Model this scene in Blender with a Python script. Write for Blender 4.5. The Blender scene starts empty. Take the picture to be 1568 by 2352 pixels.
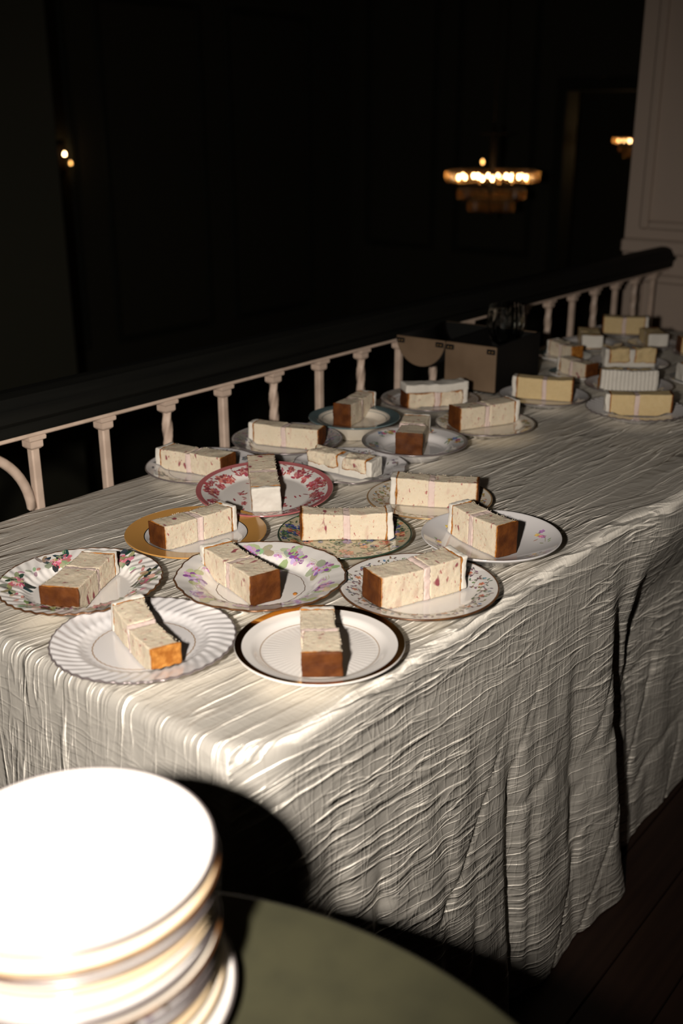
import bpy, math, random
import numpy as np
from mathutils import Matrix, Vector
sc = bpy.context.scene
COL = sc.collection
PI = math.pi
TZ = 0.74                      # table top height
# ------------------------------------------------------------------ camera
PITCH, YAW, ROLL = math.radians(20.5), math.radians(38.9), math.radians(-0.12)
CAMZ = 1.29
cam_data = bpy.data.cameras.new('camera')
cam = bpy.data.objects.new('camera', cam_data); COL.objects.link(cam)
cam_data.sensor_fit = 'HORIZONTAL'; cam_data.sensor_width = 24.0
cam_data.lens = 2400.0 * 24.0 / 1568.0
cam_data.clip_start = 0.02; cam_data.clip_end = 100
FWD = Vector((math.cos(YAW), math.sin(YAW), 0)); RGT = Vector((math.sin(YAW), -math.cos(YAW), 0))
vfwd = FWD * math.cos(PITCH) + Vector((0, 0, -math.sin(PITCH)))
vup = FWD * math.sin(PITCH) + Vector((0, 0, math.cos(PITCH)))
m3 = Matrix((RGT, vup, -vfwd)).transposed() @ Matrix.Rotation(ROLL, 3, 'Z')
cam.matrix_world = Matrix.Translation((0, 0, CAMZ)) @ m3.to_4x4()
cam_data.dof.use_dof = True; cam_data.dof.focus_distance = 1.42; cam_data.dof.aperture_fstop = 3.9
sc.camera = cam
# ------------------------------------------------------------------ world, flash, exposure
world = bpy.data.worlds.new('world'); sc.world = world; world.use_nodes = True
world.node_tree.nodes['Background'].inputs[0].default_value = (0, 0, 0, 1)
world.node_tree.nodes['Background'].inputs[1].default_value = 0.0
flash = bpy.data.lights.new('camera_flash_offscreen', 'SPOT')
flash.energy = 118; flash.color = (1.0, 0.905, 0.81); flash.shadow_soft_size = 0.022
flash.spot_size = math.radians(82); flash.spot_blend = 1.0
flash_o = bpy.data.objects.new('camera_flash_offscreen', flash); COL.objects.link(flash_o)
flash_o.location = Vector((0, 0, CAMZ + 0.01)) - RGT * 0.155 + FWD * 0.0
aim = vfwd
flash_o.rotation_euler = aim.to_track_quat('-Z', 'Y').to_euler()
sc.view_settings.view_transform = 'Standard'; sc.view_settings.look = 'None'
sc.view_settings.exposure = 0.0; sc.view_settings.gamma = 1.0; sc.view_settings.use_curve_mapping = False

# ------------------------------------------------------------------ numpy noise
def _hash(ix, iy, iz, seed):
    h = (ix * 374761393 + iy * 668265263 + iz * 2147483647 + seed * 1274126177) & 0xFFFFFFFF
    h = ((h ^ (h >> 13)) * 1274126177) & 0xFFFFFFFF
    h = ((h ^ (h >> 16)) * 2246822519) & 0xFFFFFFFF
    return ((h ^ (h >> 15)) & 0xFFFFFF) / float(0xFFFFFF)
def vnoise(x, y, z=None, seed=0):
    x = np.asarray(x, float); y = np.asarray(y, float)
    z = np.zeros_like(x) if z is None else np.asarray(z, float)
    fx, fy, fz = np.floor(x), np.floor(y), np.floor(z)
    ix, iy, iz = fx.astype(np.int64), fy.astype(np.int64), fz.astype(np.int64)
    u, v, w = x - fx, y - fy, z - fz
    u = u * u * (3 - 2 * u); v = v * v * (3 - 2 * v); w = w * w * (3 - 2 * w)
    r = 0
    for dx in (0, 1):
        for dy in (0, 1):
            for dz in (0, 1):
                wt = (u if dx else 1 - u) * (v if dy else 1 - v) * (w if dz else 1 - w)
                r = r + wt * _hash(ix + dx, iy + dy, iz + dz, seed)
    return r
def sstep(a, b, x):
    t = np.clip((x - a) / (b - a), 0, 1); return t * t * (3 - 2 * t)

# ------------------------------------------------------------------ object helpers
def link(o, parent=None):
    COL.objects.link(o)
    if parent is not None: o.parent = parent
    return o
def tag(o, label=None, cat=None, group=None, kind=None):
    if label: o['label'] = label
    if cat: o['category'] = cat
    if group: o['group'] = group
    if kind: o['kind'] = kind
    return o
def empty(name, loc=(0, 0, 0), rz=0.0):
    o = bpy.data.objects.new(name, None); o.empty_display_size = 0.05
    o.location = loc; o.rotation_euler = (0, 0, rz); COL.objects.link(o); return o
def mesh(name, verts, faces, mat, parent=None, smooth=True):
    me = bpy.data.meshes.new(name)
    me.from_pydata([tuple(map(float, v)) for v in verts], [], [tuple(map(int, f)) for f in faces])
    if mat: me.materials.append(mat)
    if smooth and len(me.polygons): me.polygons.foreach_set('use_smooth', [True] * len(me.polygons))
    me.update()
    return link(bpy.data.objects.new(name, me), parent)
class MB:
    def __init__(s): s.v = []; s.f = []
    def box(s, a, b, rz=0.0, c=(0, 0)):
        n = len(s.v)
        for z in (a[2], b[2]):
            for x, y in ((a[0], a[1]), (b[0], a[1]), (b[0], b[1]), (a[0], b[1])):
                s.v.append((x, y, z))
        s.f += [(n+3, n+2, n+1, n), (n+4, n+5, n+6, n+7), (n, n+1, n+5, n+4), (n+1, n+2, n+6, n+5), (n+2, n+3, n+7, n+6), (n+3, n, n+4, n+7)]
        return s
    def bbox(s, a, b, r=0.004):
        """box with chamfered edges"""
        x0, y0, z0 = a; x1, y1, z1 = b
        n = len(s.v)
        lay = [(z0, r), (z0 + r, 0), (z1 - r, 0), (z1, r)]
        for z, i in lay:
            X0, X1, Y0, Y1 = x0 + i, x1 - i, y0 + i, y1 - i
            q = r
            s.v += [(X0+q, Y0, z), (X1-q, Y0, z), (X1, Y0+q, z), (X1, Y1-q, z), (X1-q, Y1, z), (X0+q, Y1, z), (X0, Y1-q, z), (X0, Y0+q, z)]
        for k in range(3):
            for j in range(8):
                A = n + k*8 + j; B = n + k*8 + (j+1) % 8
                s.f.append((A, B, B+8, A+8))
        s.f.append(tuple(n + j for j in range(7, -1, -1))); s.f.append(tuple(n + 24 + j for j in range(8)))
        return s
    def lathe(s, prof, seg=32, c=(0, 0, 0), closed=False):
        n = len(s.v); k = len(prof)
        for j in range(seg):
            a = 2*PI*j/seg
            for r, z in prof: s.v.append((c[0] + r*math.cos(a), c[1] + r*math.sin(a), c[2] + z))
        for j in range(seg):
            j2 = (j+1) % seg
            for i in range(k if closed else k-1):
                i2 = (i+1) % k
                s.f.append((n+j*k+i, n+j2*k+i, n+j2*k+i2, n+j*k+i2))
        return s
    def tube(s, pts, rad, seg=10, caps=True):
        pts = [Vector(p) for p in pts]; n = len(s.v)
        rads = rad if isinstance(rad, (list, tuple)) else [rad]*len(pts)
        for i, p in enumerate(pts):
            t = (pts[min(i+1, len(pts)-1)] - pts[max(i-1, 0)]).normalized()
            a = t.cross(Vector((0, 0, 1)))
            if a.length < 1e-3: a = t.cross(Vector((1, 0, 0)))
            a.normalize(); b = t.cross(a)
            for j in range(seg):
                an = 2*PI*j/seg
                s.v.append(tuple(p + (a*math.cos(an) + b*math.sin(an))*rads[i]))
        for i in range(len(pts)-1):
            for j in range(seg):
                A = n+i*seg+j; B = n+i*seg+(j+1) % seg
                s.f.append((A, B, B+seg, A+seg))
        if caps:
            s.f.append(tuple(n+j for j in range(seg-1, -1, -1))); e = n+(len(pts)-1)*seg
            s.f.append(tuple(e+j for j in range(seg)))
        return s
    def build(s, name, mat, parent=None, smooth=False):
        return mesh(name, s.v, s.f, mat, parent, smooth)
def struct(o): o['kind'] = 'structure'; return o

# ------------------------------------------------------------------ materials
def new_mat(name):
    m = bpy.data.materials.new(name); m.use_nodes = True
    return m, m.node_tree, m.node_tree.nodes['Principled BSDF']
def N(t, typ, **kw):
    n = t.nodes.new(typ)
    for k, v in kw.items(): setattr(n, k, v)
    return n
def pmat(name, col, rough=0.5, metal=0.0, spec=0.5, coat=0.0, noise=None, bump=None):
    m, t, b = new_mat(name)
    b.inputs['Base Color'].default_value = (*col, 1); b.inputs['Roughness'].default_value = rough
    b.inputs['Metallic'].default_value = metal; b.inputs['Specular IOR Level'].default_value = spec
    b.inputs['Coat Weight'].default_value = coat; b.inputs['Coat Roughness'].default_value = 0.05
    tc = N(t, 'ShaderNodeTexCoord')
    if noise:
        sca, col2, lo, hi = noise
        n = N(t, 'ShaderNodeTexNoise'); n.inputs['Scale'].default_value = sca; n.inputs['Detail'].default_value = 5
        r = N(t, 'ShaderNodeValToRGB'); r.color_ramp.elements[0].position = lo; r.color_ramp.elements[1].position = hi
        r.color_ramp.elements[0].color = (*col, 1); r.color_ramp.elements[1].color = (*col2, 1)
        t.links.new(tc.outputs['Object'], n.inputs['Vector']); t.links.new(n.outputs['Fac'], r.inputs['Fac']); t.links.new(r.outputs['Color'], b.inputs['Base Color'])
    if bump:
        sca, st, dist = bump
        n = N(t, 'ShaderNodeTexNoise'); n.inputs['Scale'].default_value = sca; n.inputs['Detail'].default_value = 4
        bp = N(t, 'ShaderNodeBump'); bp.inputs['Strength'].default_value = st; bp.inputs['Distance'].default_value = dist
        t.links.new(tc.outputs['Object'], n.inputs['Vector']); t.links.new(n.outputs['Fac'], bp.inputs['Height']); t.links.new(bp.outputs['Normal'], b.inputs['Normal'])
    return m
def emat(name, col, st):
    m, t, b = new_mat(name)
    b.inputs['Base Color'].default_value = (*col, 1); b.inputs['Emission Color'].default_value = (*col, 1); b.inputs['Emission Strength'].default_value = st
    return m
def attr_mat(name, rough, coat=0.0, spec=0.5):
    m, t, b = new_mat(name)
    a = N(t, 'ShaderNodeAttribute'); a.attribute_name = 'Col'
    t.links.new(a.outputs['Color'], b.inputs['Base Color'])
    b.inputs['Roughness'].default_value = rough; b.inputs['Coat Weight'].default_value = coat; b.inputs['Coat Roughness'].default_value = 0.04
    b.inputs['Specular IOR Level'].default_value = spec
    return m
M = {}
PORC = {}
def porcelain(key, col, rough=0.13):
    if key not in PORC: PORC[key] = pmat('porcelain_' + key, col, rough, spec=0.55, coat=0.5)
    return PORC[key]
M['print'] = attr_mat('overglaze_print', 0.2, 0.5)
M['gold'] = pmat('gilt', (0.75, 0.42, 0.10), 0.16, 1.0)
M['gilt_brown'] = pmat('worn_gilt_edge', (0.085, 0.035, 0.014), 0.3, 0.3, noise=(60, (0.20, 0.09, 0.03), 0.45, 0.7))
M['gilt_dim'] = pmat('thin_gilt_line', (0.42, 0.25, 0.11), 0.25, 0.35)
M['silver_line'] = pmat('grey_edge_line', (0.20, 0.17, 0.17), 0.25, 0.4)
M['green_edge'] = pmat('dark_green_edge', (0.03, 0.055, 0.035), 0.2, 0.0, coat=0.4)

def cloth_material():
    m, t, b = new_mat('crinkled_champagne_taffeta')
    uv = N(t, 'ShaderNodeUVMap'); uv.uv_map = 'cloth'
    def noise(scale, detail, rough, dist=0.0, typ='FBM', src=None, seed=(0, 0, 0)):
        mp = N(t, 'ShaderNodeMapping'); mp.inputs['Scale'].default_value = (*scale, 1); mp.inputs['Location'].default_value = seed
        t.links.new((src or uv.outputs['UV']), mp.inputs['Vector'])
        n = N(t, 'ShaderNodeTexNoise', noise_dimensions='2D'); n.noise_type = typ
        n.inputs['Scale'].default_value = 1.0; n.inputs['Detail'].default_value = detail; n.inputs['Roughness'].default_value = rough; n.inputs['Distortion'].default_value = dist
        t.links.new(mp.outputs['Vector'], n.inputs['Vector']); return n
    def math_(op, a, bb=None, cc=None):
        q = N(t, 'ShaderNodeMath', operation=op)
        for i, x in enumerate((a, bb, cc)):
            if x is None: continue
            if isinstance(x, (int, float)): q.inputs[i].default_value = x
            else: t.links.new(x, q.inputs[i])
        return q.outputs[0]
    # wobble of the crinkle lines
    wob = noise((5, 9), 3, 0.55)
    vm = N(t, 'ShaderNodeVectorMath', operation='MULTIPLY_ADD')
    t.links.new(wob.outputs['Color'], vm.inputs[0]); vm.inputs[1].default_value = (0.0, 0.020, 0); t.links.new(uv.outputs['UV'], vm.inputs[2])
    def ridged(scale, power, seed, wid, src=vm.outputs[0], detail=1.5, dist=0.25):
        n = noise(scale, detail, 0.45, dist, src=src, seed=seed)
        a = math_('MULTIPLY_ADD', n.outputs['Fac'], 2.0, -1.0); a = math_('ABSOLUTE', a); a = math_('SUBTRACT', 1.0, math_('MULTIPLY', a, wid))
        a = math_('MAXIMUM', a, 0.0); return math_('POWER', a, power)
    # the folds lean over: look the ridge up again, shifted by its own height
    ln = N(t, 'ShaderNodeAttribute'); ln.attribute_name = 'lean'
    def leaning(scale, power, seed, wid, k):
        a = ridged(scale, power, seed, wid)
        cx = N(t, 'ShaderNodeCombineXYZ'); t.links.new(math_('MULTIPLY', math_('MULTIPLY', a, k), ln.outputs['Fac']), cx.inputs['Y'])
        ad = N(t, 'ShaderNodeVectorMath', operation='ADD'); t.links.new(vm.outputs[0], ad.inputs[0]); t.links.new(cx.outputs[0], ad.inputs[1])
        return ridged(scale, power, seed, wid, src=ad.outputs[0])
    r1 = leaning((2.6, 34), 1.1, (0, 0, 0), 10.0, 0.0013)
    r2 = leaning((8, 80), 1.2, (3.3, 7.7, 0), 6.0, 0.0008)
    r3 = ridged((60, 14), 1.3, (13.3, 1.7, 0), 5.0, src=uv.outputs['UV'])
    fine = noise((160, 210), 3, 0.6, 0.6)
    mask = noise((3.0, 5.0), 2, 0.5, seed=(5, 2, 0))
    mk = N(t, 'ShaderNodeMapRange'); mk.inputs[1].default_value = 0.35; mk.inputs[2].default_value = 0.65; mk.inputs[3].default_value = 0.3; mk.inputs[4].default_value = 1.0
    t.links.new(mask.outputs['Fac'], mk.inputs[0])
    h = math_('MULTIPLY', r1, 1.0)
    h = math_('MULTIPLY_ADD', r2, 0.42, h)
    h = math_('MULTIPLY', h, mk.outputs[0])
    at = N(t, 'ShaderNodeAttribute'); at.attribute_name = 'hang'
    h = math_('MULTIPLY', h, math_('MULTIPLY_ADD', at.outputs['Fac'], -0.6, 1.6))
    k3 = math_('MULTIPLY_ADD', at.outputs['Fac'], 0.14, 0.07)
    h = math_('MULTIPLY_ADD', r3, k3, h)
    h = math_('MULTIPLY_ADD', fine.outputs['Fac'], 0.13, h)
    bp = N(t, 'ShaderNodeBump'); bp.inputs['Strength'].default_value = 1.0; bp.inputs['Distance'].default_value = 0.0026
    t.links.new(h, bp.inputs['Height']); t.links.new(bp.outputs['Normal'], b.inputs['Normal'])
    b.inputs['Base Color'].default_value = (0.86, 0.82, 0.735, 1)
    tg_ = N(t, 'ShaderNodeTangent', direction_type='UV_MAP'); tg_.uv_map = 'cloth'
    t.links.new(tg_.outputs[0], b.inputs['Tangent']); b.inputs['Anisotropic'].default_value = 0.85
    b.inputs['Metallic'].default_value = 0.56
    b.inputs['Roughness'].default_value = 0.50; b.inputs['Specular IOR Level'].default_value = 0.6
    return m
M['cloth'] = cloth_material()

def cake_material(name, col, col2, berries):
    m, t, b = new_mat(name)
    tc = N(t, 'ShaderNodeTexCoord'); oi = N(t, 'ShaderNodeObjectInfo')
    add = N(t, 'ShaderNodeVectorMath', operation='ADD'); t.links.new(tc.outputs['Object'], add.inputs[0])
    mul = N(t, 'ShaderNodeMath', operation='MULTIPLY'); mul.inputs[1].default_value = 37.0; t.links.new(oi.outputs['Random'], mul.inputs[0]); t.links.new(mul.outputs[0], add.inputs[1])
    def noise(s, d, r=0.5, vec=None, dist=0):
        n = N(t, 'ShaderNodeTexNoise'); n.inputs['Scale'].default_value = s; n.inputs['Detail'].default_value = d; n.inputs['Roughness'].default_value = r; n.inputs['Distortion'].default_value = dist
        t.links.new(vec or add.outputs[0], n.inputs['Vector']); return n
    base = noise(160, 4)
    mix = N(t, 'ShaderNodeMixRGB'); mix.inputs[1].default_value = (*col, 1); mix.inputs[2].default_value = (*col2, 1); t.links.new(base.outputs['Fac'], mix.inputs[0])
    out = mix.outputs[0]
    if berries:
        mp = N(t, 'ShaderNodeMapping'); mp.inputs['Scale'].default_value = (1.6, 0.9, 0.9); t.links.new(add.outputs[0], mp.inputs['Vector'])
        for s, lo, hi, c, amt in ((48, 0.668, 0.72, (0.24, 0.02, 0.05), 0.9), (120, 0.675, 0.73, (0.34, 0.06, 0.07), 0.8), (230, 0.66, 0.72, (0.52, 0.22, 0.16), 0.55), (55, 0.60, 0.75, (0.50, 0.28, 0.22), 0.4)):
            sp = noise(s, 1.5, 0.5, mp.outputs[0], 0.3)
            mr = N(t, 'ShaderNodeMapRange'); mr.inputs[1].default_value = lo; mr.inputs[2].default_value = hi; mr.inputs[4].default_value = amt; t.links.new(sp.outputs['Fac'], mr.inputs[0])
            mx = N(t, 'ShaderNodeMixRGB'); mx.inputs[2].default_value = (*c, 1); t.links.new(mr.outputs[0], mx.inputs[0]); t.links.new(out, mx.inputs[1]); out = mx.outputs[0]
    ea = N(t, 'ShaderNodeAttribute'); ea.attribute_name = 'baked'
    en = noise(300, 2); em = N(t, 'ShaderNodeMath', operation='MULTIPLY_ADD'); t.links.new(en.outputs['Fac'], em.inputs[0]); em.inputs[1].default_value = 0.5; em.inputs[2].default_value = -0.25
    e2 = N(t, 'ShaderNodeMath', operation='ADD'); t.links.new(ea.outputs['Fac'], e2.inputs[0]); t.links.new(em.outputs[0], e2.inputs[1])
    mr = N(t, 'ShaderNodeMapRange'); mr.inputs[1].default_value = 0.25; mr.inputs[2].default_value = 0.85; t.links.new(e2.outputs[0], mr.inputs[0])
    mx = N(t, 'ShaderNodeMixRGB'); mx.inputs[2].default_value = (0.34, 0.125, 0.018, 1); t.links.new(mr.outputs[0], mx.inputs[0]); t.links.new(out, mx.inputs[1])
    t.links.new(mx.outputs[0], b.inputs['Base Color'])
    bn = noise(700, 5, 0.7)
    bp = N(t, 'ShaderNodeBump'); bp.inputs['Strength'].default_value = 0.8; bp.inputs['Distance'].default_value = 0.0007
    t.links.new(bn.outputs['Fac'], bp.inputs['Height']); t.links.new(bp.outputs['Normal'], b.inputs['Normal'])
    b.inputs['Roughness'].default_value = 0.9; b.inputs['Specular IOR Level'].default_value = 0.15
    b.inputs['Subsurface Weight'].default_value = 0.12; b.inputs['Subsurface Radius'].default_value = (0.004, 0.002, 0.001); b.inputs['Subsurface Scale'].default_value = 1.0
    return m
M['berry_cake'] = cake_material('raspberry_sponge', (0.71, 0.63, 0.49), (0.64, 0.545, 0.40), True)
M['yellow_cake'] = cake_material('yellow_sponge', (0.68, 0.535, 0.30), (0.57, 0.43, 0.22), False)
M['crust'] = pmat('baked_crust', (0.066, 0.018, 0.0035), 0.65, spec=0.2, noise=(70, (0.130, 0.040, 0.007), 0.35, 0.75), bump=(500, 0.5, 0.0008))
M['crust_light'] = pmat('golden_crust', (0.28, 0.095, 0.012), 0.6, spec=0.25, noise=(120, (0.46, 0.20, 0.04), 0.4, 0.66), bump=(400, 0.7, 0.0012))
M['filling'] = pmat('pink_raspberry_filling', (0.64, 0.51, 0.46), 0.7, spec=0.25, noise=(90, (0.56, 0.36, 0.33), 0.6, 0.85), bump=(250, 0.4, 0.0008))
M['frosting'] = pmat('white_buttercream', (0.64, 0.61, 0.545), 0.55, spec=0.25, bump=(160, 0.25, 0.001))

# ================================================================== THE SETTING
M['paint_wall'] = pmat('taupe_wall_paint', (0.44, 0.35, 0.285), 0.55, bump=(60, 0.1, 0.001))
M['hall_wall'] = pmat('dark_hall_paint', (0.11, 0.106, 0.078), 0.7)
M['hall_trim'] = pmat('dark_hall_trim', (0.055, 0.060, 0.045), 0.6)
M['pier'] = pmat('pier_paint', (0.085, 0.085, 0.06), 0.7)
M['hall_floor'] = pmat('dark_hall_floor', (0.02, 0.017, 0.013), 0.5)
M['ceiling'] = pmat('ceiling_paint', (0.45, 0.43, 0.39), 0.8)
def wood(name, c1, c2, rough=0.45):
    m, t, b = new_mat(name)
    tc = N(t, 'ShaderNodeTexCoord'); mp = N(t, 'ShaderNodeMapping'); mp.inputs['Scale'].default_value = (2, 40, 40)
    n = N(t, 'ShaderNodeTexNoise'); n.inputs['Scale'].default_value = 1.5; n.inputs['Detail'].default_value = 6
    r = N(t, 'ShaderNodeValToRGB'); r.color_ramp.elements[0].color = (*c1, 1); r.color_ramp.elements[1].color = (*c2, 1)
    r.color_ramp.elements[0].position = 0.3; r.color_ramp.elements[1].position = 0.7
    t.links.new(tc.outputs['Object'], mp.inputs['Vector']); t.links.new(mp.outputs['Vector'], n.inputs['Vector']); t.links.new(n.outputs['Fac'], r.inputs['Fac']); t.links.new(r.outputs['Color'], b.inputs['Base Color'])
    b.inputs['Roughness'].default_value = rough; b.inputs['Specular IOR Level'].default_value = 0.12
    return m
M['floor_wood'] = wood('dark_stained_floor', (0.011, 0.0055, 0.0038), (0.019, 0.0095, 0.006), 0.5)
M['rail_wood'] = wood('black_stained_rail', (0.004, 0.0042, 0.0036), (0.008, 0.008, 0.0066), 0.6)

# balcony floor: a slab with boards laid on it
fl = struct(MB().box((-1.6, -1.7, -0.25), (3.5, 1.53, -0.018)).build('floor', M['hall_trim']))
bm = MB().bbox((-1.6, 0.0, -0.018), (3.498, 0.0985, 0.0), 0.0015)
bd0 = bm.build('floor_board', M['floor_wood'], fl)
bd0.location.y = -1.7
for k in range(1, 32):
    o = bd0.copy(); link(o, fl); o.location.y = -1.7 + 0.1 * k
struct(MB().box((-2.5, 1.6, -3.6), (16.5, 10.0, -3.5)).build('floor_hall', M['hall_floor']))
struct(MB().box((-1.6, -1.7, 3.6), (16.5, 10.0, 3.7)).build('ceiling', M['ceiling']))
# side wall with the railing running into it, raised panel moulding
wr = struct(MB().box((3.5, -1.7, -0.25), (3.95, 1.568, 3.6)).build('wall_right', M['paint_wall']))
def moulding(y0, y1, z0, z1, w=0.03, d=0.022):
    for a, b in (((y0, z0), (y0 + w, z1)), ((y1 - w, z0), (y1, z1)), ((y0 + w, z0), (y1 - w, z0 + w)), ((y0 + w, z1 - w), (y1 - w, z1))):
        q = MB().bbox((3.5 - d, a[0], a[1]), (3.5, b[0], b[1]), 0.007).build('panel_moulding', M['paint_wall'], wr)
moulding(0.3, 1.512, 0.945, 3.2)
moulding(0.3, 1.512, 0.16, 0.80)
MB().bbox((3.468, -1.69, 0.865), (3.5, 1.568, 0.915), 0.008).build('chair_rail', M['paint_wall'], wr)
struct(MB().bbox((3.482, -1.69, 0.0), (3.5, 1.5, 0.12), 0.005).build('baseboard_right', M['paint_wall']))
# end wall of the hall with a tall doorway, room beyond
ew = MB()
ew.box((12.5, 1.6, -3.5), (12.8, 5.2, 3.6)); ew.box((12.5, 6.50, -3.5), (12.8, 10.0, 3.6)); ew.box((12.5, 5.2, 1.63), (12.8, 6.5, 3.6))
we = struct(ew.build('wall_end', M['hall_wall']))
for a, b in (((12.46, 6.5, -3.5), (12.5, 6.64, 1.78)), ((12.46, 5.06, -3.5), (12.5, 5.2, 1.78)), ((12.46, 5.2, 1.63), (12.5, 6.5, 1.78))):
    MB().bbox(a, b, 0.012).build('door_casing', M['hall_trim'], we)
for y0, y1 in ((6.9, 8.1), (8.4, 9.6)):
    for a, b in (((y0, -0.4), (y0+.08, 3.0)), ((y1-.08, -0.4), (y1, 3.0)), ((y0+.08, -0.4), (y1-.08, -0.32)), ((y0+.08, 2.92), (y1-.08, 3.0))):
        MB().bbox((12.46, a[0], a[1]), (12.5, b[0], b[1]), 0.01).build('panel_moulding', M['hall_trim'], we)
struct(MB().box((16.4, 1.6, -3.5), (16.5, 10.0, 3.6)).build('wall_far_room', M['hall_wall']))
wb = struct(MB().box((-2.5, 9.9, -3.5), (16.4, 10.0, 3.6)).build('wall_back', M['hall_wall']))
for x0 in (2.0, 4.0, 6.0, 8.0, 10.0):
    x1 = x0 + 1.6
    for a, b in (((x0, -1.2), (x0+.08, 2.6)), ((x1-.08, -1.2), (x1, 2.6)), ((x0+.08, -1.2), (x1-.08, -1.12)), ((x0+.08, 2.52), (x1-.08, 2.6))):
        MB().bbox((a[0], 9.86, a[1]), (b[0], 9.9, b[1]), 0.01).build('panel_moulding', M['hall_trim'], wb)
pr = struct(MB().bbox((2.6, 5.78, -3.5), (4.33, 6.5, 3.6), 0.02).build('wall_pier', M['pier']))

# ------------------------------------------------------------------ balustrade
M['iron_paint'] = pmat('cream_painted_iron', (0.62, 0.485, 0.39), 0.38, noise=(35, (0.54, 0.415, 0.33), 0.45, 0.62), bump=(140, 0.15, 0.001))
YR = 1.41
BARZ = 0.827
rail = empty('balustrade', (0.95, YR, 0.0))
tag(rail, 'cream iron balustrade with alternating twisted balusters under a black wooden handrail', 'railing')
def rp(o): o.location = Vector(o.location) - Vector(rail.location); return o
hp = [(-0.026, 0.0), (0.026, 0.0), (0.028, 0.018), (0.036, 0.026), (0.036, 0.046), (0.026, 0.062), (0.010, 0.068), (-0.010, 0.068), (-0.026, 0.062), (-0.036, 0.046), (-0.036, 0.026), (-0.028, 0.018)]
hv = []; hf = []
for i, x in enumerate((-1.5, 3.495)):
    for y, z in hp: hv.append((x, YR + y, BARZ + 0.001 + z))
k = len(hp)
for j in range(k): hf.append((j, (j+1) % k, k + (j+1) % k, k + j))
hf += [tuple(range(k-1, -1, -1)), tuple(range(k, 2*k))]
rp(mesh('handrail', hv, hf, M['rail_wood'], rail, smooth=False))
rp(MB().bbox((-1.5, YR-0.017, BARZ-0.0095), (3.495, YR+0.017, BARZ), 0.002).build('top_bar', M['iron_paint'], rail))
rp(MB().bbox((-1.5, YR-0.017, 0.07), (3.495, YR+0.017, 0.082), 0.002).build('bottom_bar', M['iron_paint'], rail))
def baluster_mesh(twist):
    b = MB(); n = 60; w = 0.0078; z0, z1 = 0.095, BARZ - 0.0315
    pr_ = []
    for q in range(4):                       # slightly rounded square section
        a0 = q*PI/2
        for da in (-0.62, -0.3, 0.3, 0.62):
            a = a0 + da; rr = w / max(abs(math.cos(da)), 0.80) if abs(da) < 0.5 else w*1.21
            pr_.append((rr*math.cos(a), rr*math.sin(a)))
    kk = len(pr_)
    for i in range(n+1):
        f = i/n; z = z0 + (z1-z0)*f
        e = min(f, 1-f)
        ang = twist*2*PI*f*4.2 * (1 if twist else 0)
        sc_ = 1.0
        if twist: sc_ = 1.08 if 0.02 < f < 0.98 else 1.0
        for x, y in pr_:
            c, s = math.cos(ang), math.sin(ang)
            b.v.append(((x*c - y*s)*sc_, (x*s + y*c)*sc_, z))
    for i in range(n):
        for j in range(kk):
            A = i*kk+j; B = i*kk+(j+1) % kk
            b.f.append((A, B, B+kk, A+kk))
    return b
cap = MB()
def square_stack(levels):
    b = MB()
    for z, h in levels:
        for x, y in ((-h, -h), (h, -h), (h, h), (-h, h)): b.v.append((x, y, z))
    for i in range(len(levels)-1):
        for j in range(4): b.f.append((i*4+j, i*4+(j+1) % 4, i*4+4+(j+1) % 4, i*4+4+j))
    e = (len(levels)-1)*4
    b.f += [(3, 2, 1, 0), (e, e+1, e+2, e+3)]
    return b
cap = square_stack([(BARZ-0.033, 0.0082), (BARZ-0.030, 0.0112), (BARZ-0.0285, 0.0118), (BARZ-0.0190, 0.0118), (BARZ-0.0180, 0.0135), (BARZ-0.0165, 0.0158), (BARZ-0.0110, 0.0162), (BARZ-0.0096, 0.0150)])
blk = square_stack([(0.0822, 0.015), (0.095, 0.015), (0.1, 0.009)])
bs = baluster_mesh(0).build('baluster', M['iron_paint'], rail); bt = baluster_mesh(1).build('baluster', M['iron_paint'], rail, smooth=True)
for p in bs.data.polygons: p.use_smooth = False
cs = [cap.build('capital', M['iron_paint'], bs), blk.build('base_block', M['iron_paint'], bs)]; ct = [cap.build('capital', M['iron_paint'], bt), blk.build('base_block', M['iron_paint'], bt)]
first = {0: True, 1: True}
for k in range(-2, 18):
    x = 0.951 + 0.1443 * k
    if k == -1: continue
    tw = 1 if (k % 2 == 0 and k > 0) else 0
    src, sc_ = ((bt, ct) if tw else (bs, cs))
    if first[tw]: first[tw] = False; o = src
    else:
        o = src.copy(); link(o, rail)
        for c_ in sc_: link(c_.copy(), o)
    o.location = (x - rail.location.x, 0, 0)
# scroll panel left of the first post
sp = []
for i in range(70):
    a = i/69.0; th = -0.35*PI + a*2.6*PI; r = 0.112*(1-a)**0.8 + 0.02
    sp.append((0.951 - 0.135 + r*math.cos(th), YR, 0.700 + r*1.05*math.sin(th)))
sp = [(0.934, YR, 0.1), (0.932, YR, 0.35), (0.927, YR, 0.50)] + [q for q in sp if True][4:]
rp(MB().tube(sp, 0.0085, 8).build('scroll', M['iron_paint'], rail, smooth=True))

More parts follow.
